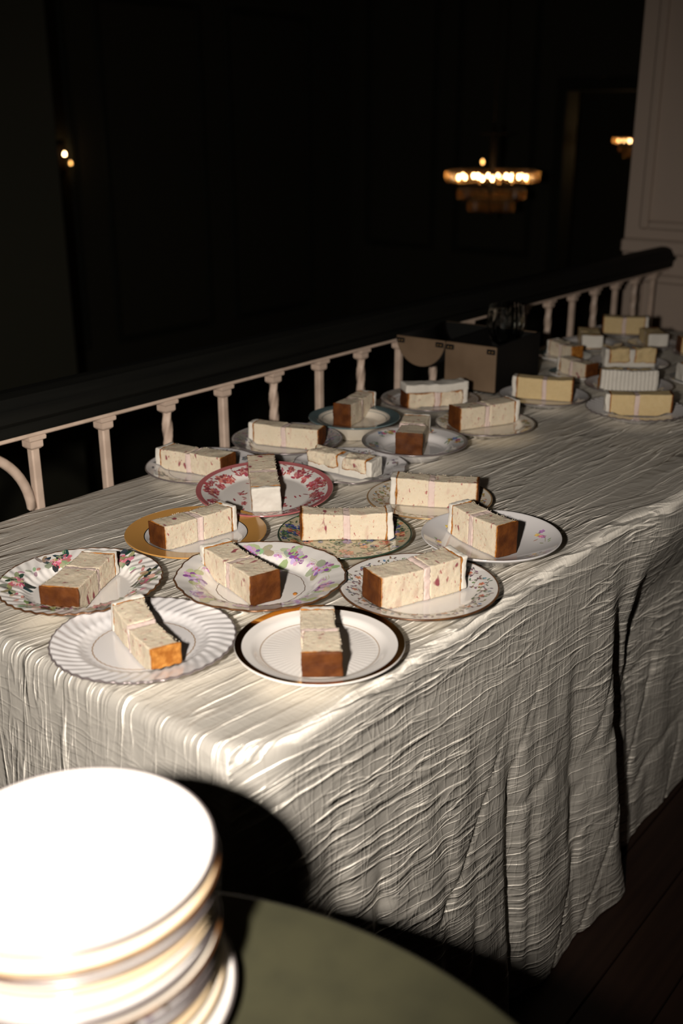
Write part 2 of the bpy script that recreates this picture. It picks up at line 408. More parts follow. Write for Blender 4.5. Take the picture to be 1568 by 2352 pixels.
# ================================================================== THE TABLECLOTH
def build_cloth():
    x0, x1, y0, y1 = 0.580, 2.86, 0.578, 1.302
    R = 0.014; RC = 0.065; st = 0.0055
    X = np.arange(x0 + RC, x1 - RC + 1e-6, st); Yv = np.arange(y0 + RC, y1 - RC + 1e-6, st)
    nx, ny = len(X), len(Yv)
    verts = []; uv = {}
    gx, gy = np.meshgrid(X, Yv, indexing='ij')
    s, t = gx, gy
    def ridge(s, t, fs, ft, pw, seed):
        n = vnoise(s*fs + 11, (t + 0.02*vnoise(s*6, t*6, seed=seed+9))*ft + 5, seed=seed)
        return np.clip(1 - np.abs(2*n-1)*3.2, 0, 1)**pw
    def relief(s, t, amt=1.0):
        m_ = sstep(0.3, 0.7, vnoise(s*3.0, t*4.0, seed=31))
        return amt*(0.0013*ridge(s, t, 4.0, 26, 1.3, 1)*(0.35+0.65*m_) + 0.0006*ridge(s, t, 7, 50, 1.3, 2))
    edge_fade = 1.0
    gz = np.full_like(gx, TZ) + relief(s, t)*edge_fade - 0.0016
    top = np.stack([gx, gy, gz], -1).reshape(-1, 3)
    idx = np.arange(nx*ny).reshape(nx, ny)
    faces = np.stack([idx[:-1, :-1], idx[1:, :-1], idx[1:, 1:], idx[:-1, 1:]], -1).reshape(-1, 4)
    fuv = [np.stack([np.stack([gx[a:nx-1+a, b:ny-1+b], gy[a:nx-1+a, b:ny-1+b]], -1) for a, b in ((0, 0), (1, 0), (1, 1), (0, 1))], -2).reshape(-1, 4, 2)]
    # skirt columns: (base vertex, outward angle, side, along)
    cols = []
    NF = 16
    for j in range(ny-1, -1, -1): cols.append((0, j, PI, 'front'))               # front edge, back -> corner
    for q in range(1, NF+1): cols.append((0, 0, PI + q/NF*PI/2, 'front' if q <= 5 else 'right'))
    for i in range(1, nx): cols.append((i, 0, 1.5*PI, 'right'))
    for q in range(1, NF+1): cols.append((nx-1, 0, 1.5*PI + q/NF*PI/2, 'end'))
    for j in range(1, ny): cols.append((nx-1, j, 2*PI, 'end'))
    for q in range(1, NF+1): cols.append((nx-1, ny-1, 2*PI + q/NF*PI/2, 'back'))
    for i in range(nx-2, -1, -1): cols.append((i, ny-1, 2.5*PI, 'back'))
    for q in range(1, NF+1): cols.append((0, ny-1, 2.5*PI + q/NF*PI/2, 'front'))
    nc = len(cols)
    ca = np.array([c[2] for c in cols]); bi = np.array([c[0] for c in cols]); bj = np.array([c[1] for c in cols])
    bx, by = X[bi], Yv[bj]
    side = np.array([{'front': 0, 'right': 1, 'end': 2, 'back': 3}[c[3]] for c in cols])
    # rows
    arc = np.linspace(0, PI/2, 6)[1:]
    hs = np.concatenate([np.arange(R, TZ - 0.006, st), [TZ - 0.004]])
    flat = np.linspace(0, RC-R, 10)[1:]
    rows_o = np.concatenate([flat, RC - R + R*np.sin(arc), np.full(len(hs)-1, RC)])
    rows_h = np.concatenate([flat*0, R*(1-np.cos(arc)), hs[1:]])
    rows_p = rows_o + np.where(rows_o >= RC-1e-9, rows_h - R, 0) + np.where(rows_o > RC-R, 0.4*R*np.clip((rows_o-RC+R)/R, 0, 1), 0)
    nr = len(rows_o)
    O, A = np.meshgrid(rows_o, np.arange(nc), indexing='ij'); H = np.repeat(rows_h[:, None], nc, 1); PL_ = np.repeat(rows_p[:, None], nc, 1)
    al = np.where(side[A] == 0, -by[A], bx[A]) + 0  # coordinate along the side
    # corner columns get their own along coordinate
    hh = np.clip(H/TZ, 0, 1)
    off = np.zeros_like(O)
    rt = (side[A] == 1); fr = (side[A] == 0); oth = side[A] >= 2
    xb = bx[A]
    # long gentle hanging folds, growing downward
    g = np.where(rt, xb, np.where(fr, 9 + by[A], 20 + bx[A] + by[A]))
    lean = 0.10*(hh)
    n1 = vnoise((g - lean*0.8)*7.0, hh*1.3, seed=5) - 0.5
    n2 = vnoise((g - lean*1.2)*17.0, hh*2.6, seed=6) - 0.5
    n3 = vnoise((g - lean*0.6)*34.0, hh*7.0, seed=7) - 0.5
    amp = sstep(0.03, 0.75, hh)
    off += amp*(0.012*n1 + 0.007*n2) + sstep(0.02, 0.35, hh)*0.004*n3
    off += 0.012*hh
    # creased facets (crumpled folds)
    fac = np.abs(2*vnoise((g + 0.35*hh)*11, hh*3.2 + 2, seed=12)-1)
    off -= sstep(0.06, 0.5, hh)*0.004*np.exp(-(fac/0.10)**2)
    # pleats on the long side: x at the top, lean, width, depth, start
    for xp, ln, wd, dp, h0 in ((1.045, 0.10, 0.020, 0.022, 0.25), (1.12, 0.06, 0.015, 0.008, 0.3), (0.90, 0.05, 0.015, 0.006, 0.25), (0.97, 0.05, 0.012, 0.008, 0.45), (0.775, 0.03, 0.012, 0.006, 0.2), (1.40, 0.17, 0.045, 0.060, 0.10), (1.23, 0.10, 0.018, 0.008, 0.2), (2.0, 0.05, 0.03, 0.03, 0.1), (2.35, 0.05, 0.03, 0.03, 0.1)):
        d = xb - (xp + ln*hh)
        off -= np.where(rt, dp*sstep(h0-0.08, h0+0.45, hh)*np.exp(-(d/wd)**2), 0)
    # raised fold just before the deep pleat
    off += np.where(rt, 0.018*sstep(0.1, 0.9, hh)*np.exp(-((xb-(1.30+0.17*hh))/0.05)**2), 0)
    off += np.where(rt, 0.022*sstep(1.38, 1.52, xb)*(1-sstep(0.05, 0.3, hh)) - 0.045*sstep(-0.01, 0.05, xb-(1.43+0.17*hh))*sstep(0.05, 0.35, hh), 0)
    # corner ear of surplus cloth and the tuck beside it
    cidx = ny - 1 + np.arange(NF+1)
    cpos = np.zeros(nc)
    first_c = ny-1
    for c in range(nc):
        if c < first_c: cpos[c] = -(by[c]-Yv[0])
        elif c <= first_c+NF: cpos[c] = (c-first_c)/NF*0.10
        else: cpos[c] = 0.10 + (bx[c]-X[0]) if c < first_c+NF+nx else 9
    cp = cpos[A]
    off += 0.042*sstep(0.0, 0.95, hh)*np.exp(-((cp-0.075)/0.040)**2)
    off -= np.where(np.abs(cp) < 1, 0.030*sstep(0.10, 0.42, hh)*np.exp(-((cp-0.018)/0.012)**2), 0)
    off -= np.where(np.abs(cp) < 1, 0.016*sstep(0.10, 0.5, hh)*np.exp(-((cp-0.165)/0.025)**2), 0)
    off = np.where(fr, off*0.75 + 0.0, off)
    off = np.where(fr, np.minimum(off, 0.012 + 0.04*np.exp(-((cp-0.07)/0.05)**2)), off)
    off = np.where(side[A] == 3, np.clip(off, -0.01, 0.008), off)
    # crinkle relief on the hanging cloth
    ed_x = bx[A] + np.minimum(O, RC-R)*np.cos(ca[A]); ed_y = by[A] + np.minimum(O, RC-R)*np.sin(ca[A]); PL_ = np.maximum(PL_ - (RC-R), 0)
    S = np.where(rt | (side[A] == 3), ed_x, np.where(fr, ed_x - PL_, ed_x + PL_)); Tt = np.where(rt, ed_y-PL_, np.where(side[A] == 3, ed_y+PL_, ed_y)); PL_ = np.repeat(rows_p[:, None], nc, 1)
    rl = relief(S, Tt, 1.0); off += rl*sstep(R*0.3, R*2, H); zadd = rl*(1-sstep(0, R*0.6, H))
    sagz = np.where(rt | fr, 0.0, 0.0)
    ang = ca[A]
    VX = bx[A] + (O + off)*np.cos(ang); VY = by[A] + (O + off)*np.sin(ang); VZ = TZ - 0.0016 - H + zadd
    # hem ripples
    hem = np.stack([VX, VY, np.maximum(VZ, 0.003)], -1).reshape(-1, 3)
    base = nx*ny
    sk = base + np.arange(nr*nc).reshape(nr, nc)
    up0 = idx[bi, bj][None, :]
    full = np.concatenate([up0, sk], 0)
    a = full[:-1, :]; b = np.roll(full, -1, 1)[:-1, :]; c = np.roll(full, -1, 1)[1:, :]; d = full[1:, :]
    q = np.stack([a, d, c, b], -1).reshape(-1, 4)
    # uv per corner, by the side of the LEFT column
    Hf = np.concatenate([np.zeros((1, nc)), PL_], 0)
    Of = np.concatenate([[0.0], rows_o])
    def uvof(colidx, sd, r):
        o_ = min(Of[r], RC - 0.3*R); dr = Hf[r, 0] - o_ if Hf[r, 0] > o_ else 0.0
        ex_, ey_ = bx[colidx] + o_*np.cos(ca[colidx]), by[colidx] + o_*np.sin(ca[colidx])
        u = np.where((sd == 1) | (sd == 3), ex_, np.where(sd == 0, ex_ - dr, ex_ + dr))
        v = np.where(sd == 1, ey_ - dr + 0.08*(ex_-X[0])*sstep(0.03, 0.6, dr), np.where(sd == 3, ey_ + dr, ey_))
        return np.stack([u, v], -1)
    ci = np.arange(nc); ci2 = np.roll(ci, -1)
    sdL = np.where(side == side[ci2], side, side[ci2])
    ua = np.stack([uvof(ci, sdL, r) for r in range(nr)], 0); ub = np.stack([uvof(ci2, sdL, r) for r in range(nr)], 0)
    uc = np.stack([uvof(ci2, sdL, r+1) for r in range(nr)], 0); ud = np.stack([uvof(ci, sdL, r+1) for r in range(nr)], 0)
    quv = np.stack([ua, ud, uc, ub], -2).reshape(-1, 4, 2)
    V = np.concatenate([top, hem], 0); Fc = np.concatenate([faces, q], 0); UV = np.concatenate(fuv + [quv], 0)
    ok = np.array([len(set(f)) == 4 for f in Fc.tolist()])
    hang = np.concatenate([np.zeros(nx*ny), sstep(0, 0.06, H).reshape(-1)])
    quads = Fc[ok]; quv4 = UV[ok]
    tri = []; tuv = []
    for f, w in zip(Fc[~ok].tolist(), UV[~ok].tolist()):
        seen = []; ww = []
        for vi, uu in zip(f, w):
            if vi not in seen: seen.append(vi); ww.append(uu)
        if len(seen) == 3: tri.append(seen); tuv += ww
    me = bpy.data.meshes.new('tablecloth')
    nq, nt = len(quads), len(tri)
    me.vertices.add(len(V)); me.vertices.foreach_set('co', V.astype(np.float32).ravel())
    loops = np.concatenate([quads.ravel(), np.array(tri, int).ravel()])
    me.loops.add(len(loops)); me.loops.foreach_set('vertex_index', loops.astype(np.int32))
    me.polygons.add(nq+nt)
    starts = np.concatenate([np.arange(nq)*4, nq*4 + np.arange(nt)*3])
    me.polygons.foreach_set('loop_start', starts.astype(np.int32))
    me.update(calc_edges=True); me.validate()
    me.polygons.foreach_set('use_smooth', [True]*len(me.polygons))
    ul = me.uv_layers.new(name='cloth')
    quv4 = quv4.copy(); quv4[..., 1] += 0.09*quv4[..., 0]; tuv = [(u_, v_ + 0.09*u_) for u_, v_ in tuv]
    ul.data.foreach_set('uv', np.concatenate([quv4.reshape(-1, 2), np.array(tuv).reshape(-1, 2)], 0).astype(np.float32).ravel())
    at = me.attributes.new('hang', 'FLOAT', 'POINT'); at.data.foreach_set('value', hang.astype(np.float32))
    lean_ = np.concatenate([np.ones(nx*ny), np.where(rt, 1 - 2*sstep(0, 0.02, H), 1.0).reshape(-1)])
    at = me.attributes.new('lean', 'FLOAT', 'POINT'); at.data.foreach_set('value', lean_.astype(np.float32))
    me.materials.append(M['cloth'])
    o = link(bpy.data.objects.new('tablecloth', me))
    tag(o, 'crinkled champagne satin tablecloth draped to the floor over a long table', 'tablecloth')
    return o
build_cloth()

# ================================================================== PLATES
class Plate:
    """A lathe-turned plate with its own profile; top(r, a) gives the glaze height."""
    def __init__(s, R, rim=0.019, well=0.0085, shape='rim', flutes=0, swirl=0.0, famp=0.0, scallop=0, samp=0.0, fr=(0.66, 1.0), wr=0.70):
        s.R, s.rim, s.well, s.shape, s.flutes, s.swirl, s.famp, s.scallop, s.samp, s.fr, s.wr = R, rim, well, shape, flutes, swirl, famp, scallop, samp, fr, wr
    def edge(s, a):
        if not s.scallop: return s.R
        if s.samp < 0:   # irregular baroque edge
            return s.R*(1 - abs(s.samp)*(0.5+0.5*np.cos(a*s.scallop)) - 0.006*np.cos(a*s.scallop*3+1) - 0.002*np.cos(a*61))
        return s.R*(1 - s.samp*(0.5 + 0.5*np.cos(a*s.scallop)))
    def z(s, q, a=0.0):
        """q = r / edge radius, 0..1"""
        q = np.asarray(q, float)
        k = sstep(s.wr-0.06, s.wr+0.10, q)*0.52 + np.clip((q-(s.wr+0.02))/(0.98-s.wr), 0, 1)**1.1*0.48
        if s.shape == 'coupe': k = np.clip((q-0.3)/0.7, 0, 1)**2
        if s.shape == 'bowl': k = sstep(s.wr-0.08, s.wr+0.22, q)*0.80 + np.clip((q-s.wr)/(1-s.wr), 0, 1)*0.20
        z = s.well + (s.rim - s.well)*k
        if s.flutes:
            z = z + s.famp*np.cos(s.flutes*(a + s.swirl*q))*sstep(s.fr[0], s.fr[0]+0.08, q)*(1-0.4*sstep(s.fr[1]-0.06, s.fr[1], q))*sstep(s.fr[1]+0.02, s.fr[1]-0.001, q) if s.fr[1] < 0.99 else z + s.famp*np.cos(s.flutes*(a + s.swirl*q))*sstep(s.fr[0], s.fr[0]+0.10, q)
        return z
    def surf(s, x, y, lift=0.00025):
        a = math.atan2(y, x); e = float(s.edge(a)); q = min(math.hypot(x, y)/e, 1.0)
        return (x, y, float(s.z(q, a)) + lift)
    def mesh(s, name, mat, parent=None):
        seg = max(96, s.flutes*6, s.scallop*12); seg = min(seg, 288)
        qs = [0, 0.2, 0.4, 0.48, 0.53, 0.56, 0.59, 0.62, 0.65, 0.68, 0.72, 0.76, 0.80, 0.84, 0.88, 0.92, 0.96, 0.985]
        if s.flutes: qs = [0, 0.2, 0.4] + [0.44 + 0.0136*i for i in range(41)]
        th = 0.0032
        under = [(1.0, 0.55, -0.35), (0.985, 1, 0), (0.92, 1, 0), (0.80, 1, 0), (0.70, 1, 0), (0.62, 1, 0)]
        a = np.linspace(0, 2*PI, seg, endpoint=False); e = s.edge(a) if s.scallop else np.full(seg, s.R)
        rings = []
        for q in qs: rings.append((q*e, s.z(np.full(seg, q), a)))
        rings.append((0.997*e, s.z(np.full(seg, 0.995), a) - 0.0003))
        rings.append((1.0*e, s.z(np.full(seg, 1.0), a) - 0.0012))
        rings.append((0.996*e, s.z(np.full(seg, 1.0), a) - 0.0024))
        for q in (0.96, 0.88, 0.80, 0.72, 0.66): rings.append((q*e, np.maximum(s.z(np.full(seg, q), a) - th, 0.0012)))
        fr_ = min(0.55, s.wr)
        rings.append((np.full(seg, fr_*s.R), np.full(seg, 0.0004))); rings.append((np.full(seg, (fr_-0.03)*s.R), np.full(seg, 0.0)))
        rings.append((np.full(seg, (fr_-0.06)*s.R), np.full(seg, 0.0018))); rings.append((np.full(seg, 0.2*s.R), np.full(seg, 0.0022)))
        rings.append((np.full(seg, 0.0), np.full(seg, 0.0022)))
        V = []; F = []
        V.append((0, 0, float(rings[0][1][0])))
        for r, z in rings[1:-1]:
            V += list(zip(r*np.cos(a), r*np.sin(a), z + 0*r))
        V.append((0, 0, 0.0022)); nr = len(rings)-2
        for j in range(seg): F.append((0, 1+j, 1+(j+1) % seg))
        for i in range(nr-1):
            for j in range(seg):
                A = 1+i*seg+j; B = 1+i*seg+(j+1) % seg
                F.append((A, A+seg, B+seg, B))
        L = len(V)-1
        for j in range(seg): F.append((1+(nr-1)*seg+j, L, 1+(nr-1)*seg+(j+1) % seg))
        return mesh(name, V, F, mat, parent)
    def band(s, name, q0, q1, mat, parent, n=3, lift=0.00022, seg=144):
        if s.flutes or s.scallop: seg = 288
        V = []; F = []
        for i in range(n+1):
            q = q0 + (q1-q0)*i/n
            for j in range(seg):
                a = 2*PI*j/seg; e = float(s.edge(a)); qq = min(q, 1.0)
                z = float(s.z(min(qq, 0.998), a)) + lift - (0.0004 if q >= 0.999 else 0)
                r = e*q
                V.append((r*math.cos(a), r*math.sin(a), z))
        for i in range(n):
            for j in range(seg):
                A = i*seg+j; B = i*seg+(j+1) % seg
                F.append((A, A+seg, B+seg, B))
        return mesh(name, V, F, mat, parent)
    def edge_line(s, name, mat, parent, w=0.0011):
        """wire-thin painted lip wrapped round the rim"""
        seg = 288 if (s.flutes or s.scallop) else 144
        V = []; F = []; k = 6
        for j in range(seg):
            a = 2*PI*j/seg; e = float(s.edge(a)); z = float(s.z(0.998, a)) - 0.0011
            for i in range(k):
                b = 2*PI*i/k
                r = e - 0.0007 + w*1.15*math.cos(b); V.append((r*math.cos(a), r*math.sin(a), z + w*1.25*math.sin(b)))
        for j in range(seg):
            for i in range(k):
                A = j*k+i; B = j*k+(i+1) % k; C = ((j+1) % seg)*k+(i+1) % k; D = ((j+1) % seg)*k+i
                F.append((A, D, C, B))
        return mesh(name, V, F, mat, parent)
class Print:
    """Flat coloured petals, leaves and stems laid on the glaze."""
    def __init__(s, plate): s.p = plate; s.v = []; s.f = []; s.c = []; s.k = 0
    def blob(s, x, y, a, b, ang, col, n=8, jag=0.0, rnd=None):
        s.k = (s.k + 1) % 8
        n0 = len(s.v); lift = (0.0012 if s.p.flutes else 0.00025) + s.k*0.00003
        pts = [(0, 0)]
        for i in range(n):
            t = 2*PI*i/n; j = 1 + (rnd.uniform(-jag, jag) if rnd else 0)
            pts.append((a*math.cos(t)*j, b*math.sin(t)*j))
        c, q = math.cos(ang), math.sin(ang)
        for u, v in pts:
            X, Y = x+u*c-v*q, y+u*q+v*c
            rr = math.hypot(X, Y); e = float(s.p.edge(math.atan2(Y, X)))*0.985
            if rr > e: X, Y = X*e/rr, Y*e/rr
            s.v.append(s.p.surf(X, Y, lift))
        for i in range(n):
            s.f.append((n0, n0+1+i, n0+1+(i+1) % n)); s.c.append(col)
    def leaf(s, x, y, l, w, ang, col):
        s.blob(x + l*0.5*math.cos(ang), y + l*0.5*math.sin(ang), l*0.5, w*0.5, ang, col, 8)
    def flower(s, x, y, r, col, col2, petals=5, ang=0.0, eye=None):
        for i in range(petals):
            t = ang + 2*PI*i/petals
            s.blob(x+0.55*r*math.cos(t), y+0.55*r*math.sin(t), r*0.5, r*0.36, t, col if i % 2 else col2, 7)
        s.blob(x, y, r*0.2, r*0.2, 0, eye or (0.6, 0.4, 0.05), 6)
    def stem(s, pts, w, col):
        for i in range(len(pts)-1):
            (x0, y0), (x1, y1) = pts[i], pts[i+1]
            l = math.hypot(x1-x0, y1-y0)
            s.blob((x0+x1)/2, (y0+y1)/2, l*0.58, w/2, math.atan2(y1-y0, x1-x0), col, 6)
    def build(s, parent, name='floral_print'):
        if not s.v: return None
        o = mesh(name, s.v, s.f, M['print'], parent, smooth=True); o['kind'] = 'stuff'
        at = o.data.attributes.new('Col', 'FLOAT_COLOR', 'CORNER')
        arr = np.repeat(np.array([(*c, 1) for c in s.c], np.float32), 3, 0)
        at.data.foreach_set('color', arr.ravel())
        return o
def pol(r, a): return r*math.cos(a), r*math.sin(a)
def jc(rnd, c, d=0.15): return tuple(max(0.0, v*(1+rnd.uniform(-d, d))) for v in c)

def d_sprig(pl, P, rnd):      # one grey-green leafy sprig near the middle
    for i in range(9):
        a = math.radians(228) + i*0.055; r = 0.34*pl.R + 0.010*math.sin(i*1.3)
        x, y = pol(r + (i-4)*0.004, a - (i-4)*0.10)
        P.leaf(x, y, 0.013, 0.006, a+rnd.uniform(-1.2, 1.2), jc(rnd, (0.13, 0.17, 0.12), 0.3))
        if i % 2: P.leaf(x, y, 0.009, 0.004, a+rnd.uniform(1.5, 3), jc(rnd, (0.25, 0.27, 0.20), 0.3))
def d_roses(pl, P, rnd):
    for k in range(6):
        a0 = k*PI/3 + 0.25
        for dj, rr, big in ((-0.17, 0.80, 0.8), (0.02, 0.78, 1.1), (0.22, 0.83, 0.7)):
            x, y = pol(pl.R*rr, a0+dj); s_ = 0.0105*big
            for i in range(5): P.leaf(x, y, s_*rnd.uniform(1.5, 2.5), s_*0.75, rnd.uniform(0, 6.28), jc(rnd, (0.035, 0.06, 0.055) if i % 2 else (0.30, 0.33, 0.20), 0.3))
            if dj > 0.1: continue
            for i in range(6): P.blob(x+rnd.uniform(-.5, .5)*s_, y+rnd.uniform(-.5, .5)*s_, s_*0.6, s_*0.5, rnd.uniform(0, 3), jc(rnd, (0.62, 0.17, 0.24) if i < 4 else (0.80, 0.48, 0.50), 0.25), 7)
        for i in range(5):
            a = a0 + 0.34 + i*0.07; r1 = 0.76 + 0.05*math.sin(i*2.0); x, y = pol(pl.R*r1, a)
            P.leaf(x, y, 0.009, 0.004, a+rnd.uniform(0, 3), jc(rnd, (0.42, 0.40, 0.27) if i % 2 else (0.58, 0.26, 0.28), 0.3))
def d_violets(pl, P, rnd):
    for k in range(9):
        a0 = k*2*PI/9 + 0.15; rr = 0.775
        for i in range(7):
            a = a0 + rnd.uniform(-0.16, 0.16); x, y = pol(pl.R*(rr+rnd.uniform(-.10, .10)), a)
            P.leaf(x, y, rnd.uniform(.012, .02), rnd.uniform(.008, .013), rnd.uniform(0, 6.28), jc(rnd, (0.44, 0.48, 0.30), 0.25))
        for i in range(5):
            a = a0 + rnd.uniform(-0.12, 0.12); x, y = pol(pl.R*(rr+rnd.uniform(-.07, .07)), a)
            P.flower(x, y, rnd.uniform(.0075, .0105), jc(rnd, (0.28, 0.12, 0.34), 0.25), jc(rnd, (0.60, 0.42, 0.62), 0.15), 5, rnd.uniform(0, 6), (0.55, 0.10, 0.20))
        x, y = pol(pl.R*0.72, a0+0.3); P.flower(x, y, 0.006, (0.55, 0.32, 0.55), (0.75, 0.62, 0.75), 5, 1.0, (0.5, 0.1, 0.2))
        for i in range(3):
            a = a0 + 0.12 + i*0.03; P.stem([pol(pl.R*(0.70+0.03*i), a), pol(pl.R*(0.74+0.03*i), a+0.12), pol(pl.R*(0.73+0.03*i), a+0.25)], 0.0008, (0.55, 0.55, 0.32))
def d_vine(pl, P, rnd, c1=(0.20, 0.18, 0.15), c2=(0.50, 0.26, 0.14)):
    for k in range(14):
        a0 = k*2*PI/14
        for sgn in (-1, 1):
            pts = []
            for i in range(9):
                t = i/8; pts.append(pol(pl.R*(0.80 + sgn*0.10*math.sin(t*PI*1.3)), a0 + 0.36*t))
            P.stem(pts, 0.0009, jc(rnd, c1, 0.2))
            for i in range(0, 9, 1):
                x, y = pts[i]; P.leaf(x, y, 0.0055, 0.0026, rnd.uniform(0, 6.28), jc(rnd, c1, 0.4))
        x, y = pol(pl.R*0.80, a0+0.1); P.flower(x, y, 0.0042, c2, jc(rnd, c2, 0.3), 5, 0, (0.25, 0.1, 0.1))
        x, y = pol(pl.R*0.88, a0+0.25); P.blob(x, y, 0.0028, 0.002, a0, jc(rnd, (0.2, 0.25, 0.33), 0.3), 6)
def d_transfer(pl, P, rnd):
    red = (0.36, 0.075, 0.085)
    for k in range(11):
        a0 = k*2*PI/11
        x0, y0 = pol(pl.R*0.80, a0)
        P.flower(x0, y0, 0.010, jc(rnd, red, .2), jc(rnd, (0.55, 0.22, 0.21), .2), 6, a0, (0.7, 0.4, 0.38))
        for i in range(22):
            a = a0 + rnd.uniform(-0.26, 0.26); x, y = pol(pl.R*(0.79+rnd.uniform(-.10, .11)), a)
            if rnd.random() < 0.4: P.flower(x, y, rnd.uniform(.004, .0065), jc(rnd, red, .25), jc(rnd, (0.50, 0.17, 0.17), .25), 5, rnd.uniform(0, 6), (0.65, 0.35, 0.33))
            else: P.leaf(x, y, rnd.uniform(.005, .010), rnd.uniform(.002, .004), rnd.uniform(0, 6.28), jc(rnd, red, .3))
    for k in range(70):
        a = rnd.uniform(0, 6.28); r = pl.R*rnd.uniform(0.30, 0.56); x, y = pol(r, a)
        if vnoise(x*45, y*45, seed=3) < 0.45: continue
        if rnd.random() < 0.3: P.flower(x, y, 0.005, red, (0.52, 0.2, 0.2), 5, a, (0.65, 0.35, 0.33))
        else: P.leaf(x, y, rnd.uniform(.006, .012), 0.003, rnd.uniform(0, 6.28), jc(rnd, red, .3))
def d_chintz(pl, P, rnd):
    cols = [(0.04, 0.06, 0.16), (0.33, 0.09, 0.06), (0.42, 0.20, 0.09), (0.16, 0.14, 0.28), (0.07, 0.11, 0.07)]
    for k in range(420):
        r = pl.R*math.sqrt(rnd.random())*0.96; a = rnd.uniform(0, 6.28); x, y = pol(r, a)
        P.leaf(x, y, rnd.uniform(.005, .009), rnd.uniform(.0018, .003), rnd.uniform(0, 6.28), jc(rnd, (0.10, 0.15, 0.07), .35))
    for k in range(105):
        r = pl.R*math.sqrt(rnd.random())*0.95; a = rnd.uniform(0, 6.28); x, y = pol(r, a)
        c = cols[rnd.randrange(5)]
        if r > 0.72*pl.R and rnd.random() < 0.4: c = cols[0]
        P.flower(x, y, rnd.uniform(.004, .0085), jc(rnd, c, .2), jc(rnd, tuple(v*1.5+0.05 for v in c), .2), 6, a, (0.55, 0.38, 0.14))
def d_sprays(pl, P, rnd, n=5, c=((0.62, 0.20, 0.30), (0.70, 0.50, 0.14), (0.40, 0.18, 0.40)), rr=0.77, leaf=(0.36, 0.34, 0.20), sc_=1.0, ph=0.3):
    for k in range(n):
        a0 = k*2*PI/n + ph
        for i in range(7):
            a = a0 + rnd.uniform(-0.25, 0.25); x, y = pol(pl.R*(rr+rnd.uniform(-.08, .08)), a)
            P.leaf(x, y, sc_*rnd.uniform(.006, .010), sc_*0.0032, rnd.uniform(0, 6.28), jc(rnd, leaf, .3))
        for i in range(4):
            a = a0 + rnd.uniform(-0.2, 0.2); x, y = pol(pl.R*(rr+rnd.uniform(-.06, .06)), a); cc = c[(k+i) % len(c)]
            P.flower(x, y, sc_*rnd.uniform(.004, .0062), jc(rnd, cc, .2), jc(rnd, tuple(min(1, v*1.4) for v in cc), .1), 5, rnd.uniform(0, 6), (0.6, 0.45, 0.1))
        P.stem([pol(pl.R*rr, a0-0.25), pol(pl.R*(rr+.04), a0), pol(pl.R*(rr-.02), a0+0.25)], 0.0008, leaf)
def d_dense(pl, P, rnd, c=(0.20, 0.18, 0.20), q=(0.68, 0.95), n=150):
    for k in range(n):
        a = rnd.uniform(0, 6.28); x, y = pol(pl.R*rnd.uniform(*q), a)
        if rnd.random() < 0.35: P.flower(x, y, rnd.uniform(.004, .008), jc(rnd, c, .3), jc(rnd, tuple(v*1.6 for v in c), .2), 5, a, (0.4, 0.3, 0.2))
        else: P.leaf(x, y, rnd.uniform(.005, .011), .0035, rnd.uniform(0, 6.28), jc(rnd, c, .4))

PLATE_GROUP = 'assorted china cake plates on the champagne tablecloth'
W = (0.74, 0.715, 0.685)
def solid_print(key, col): 
    return porcelain('glaze_' + key, col, 0.14)
def place_plate(name, loc, plate, mat, label, decor=None, bands=(), edge=None, seed=0, tilt=None, rz=0.0, cat='plate', group=PLATE_GROUP):
    o = plate.mesh(name, mat)
    o.location = (loc[0], loc[1], loc[2] if len(loc) > 2 else TZ + 0.0006)
    if tilt: o.rotation_euler = (Matrix.Rotation(tilt, 3, RGT) @ Matrix.Rotation(rz, 3, 'Z')).to_euler()
    else: o.rotation_euler = (0, 0, rz)
    tag(o, label, cat, group)
    for nm, q0, q1, m_ in bands: plate.band(nm, q0, q1, m_, o)
    if edge: plate.edge_line('rim_line', edge, o)
    if decor:
        P = Print(plate); decor(plate, P, random.Random(seed)); P.build(o)
    return o
white = porcelain('white', W); cool = porcelain('cool_white', (0.66, 0.645, 0.645)); cream = porcelain('cream', (0.76, 0.70, 0.60)); grey = porcelain('grey', (0.50, 0.47, 0.46))
G, GD, GB, SL = M['gold'], M['gilt_dim'], M['gilt_brown'], M['silver_line']
orange_gl = solid_print('orange', (0.52, 0.27, 0.075)); black_gl = solid_print('black', (0.02, 0.018, 0.015)); rose_gl = solid_print('rose', (0.42, 0.13, 0.135)); teal_gl = solid_print('teal', (0.12, 0.175, 0.185)); lilac_gl = solid_print('greige', (0.34, 0.31, 0.28)); chintz_gl = solid_print('chintz_ground', (0.50, 0.43, 0.29))
CENT = {}
def PLT(key, xy, plate, mat, label, **kw):
    o = place_plate('cake_plate', xy, plate, mat, label, **kw); CENT[key] = (xy, plate, o); return o
PLT('P1', (0.664, 0.816), Plate(0.102, 0.019, flutes=44, swirl=0.75, famp=0.00055, fr=(0.62, 1.0), scallop=44, samp=0.012, wr=0.64), cool, 'white plate with swirl-fluted rim and small green sprig in the middle', decor=d_sprig, bands=(('ring_line', 0.545, 0.556, GD),), edge=SL, seed=1)
PLT('P2', (0.776, 0.657), Plate(0.093, 0.0185, flutes=60, famp=0.00010, fr=(0.40, 0.68), wr=0.72), white, 'ivory plate with broad mirror-gold band around the rim', bands=(('gold_band', 0.915, 0.995, G), ('ring_line', 0.695, 0.703, GD)))
PLT('P3', (0.712, 0.986), Plate(0.100, 0.0245, flutes=40, swirl=0.65, famp=0.0005, fr=(0.62, 1.0), scallop=40, samp=0.012, wr=0.64), white, 'fluted white plate with pink roses and black leaves around the rim', decor=d_roses, edge=GB, seed=3)
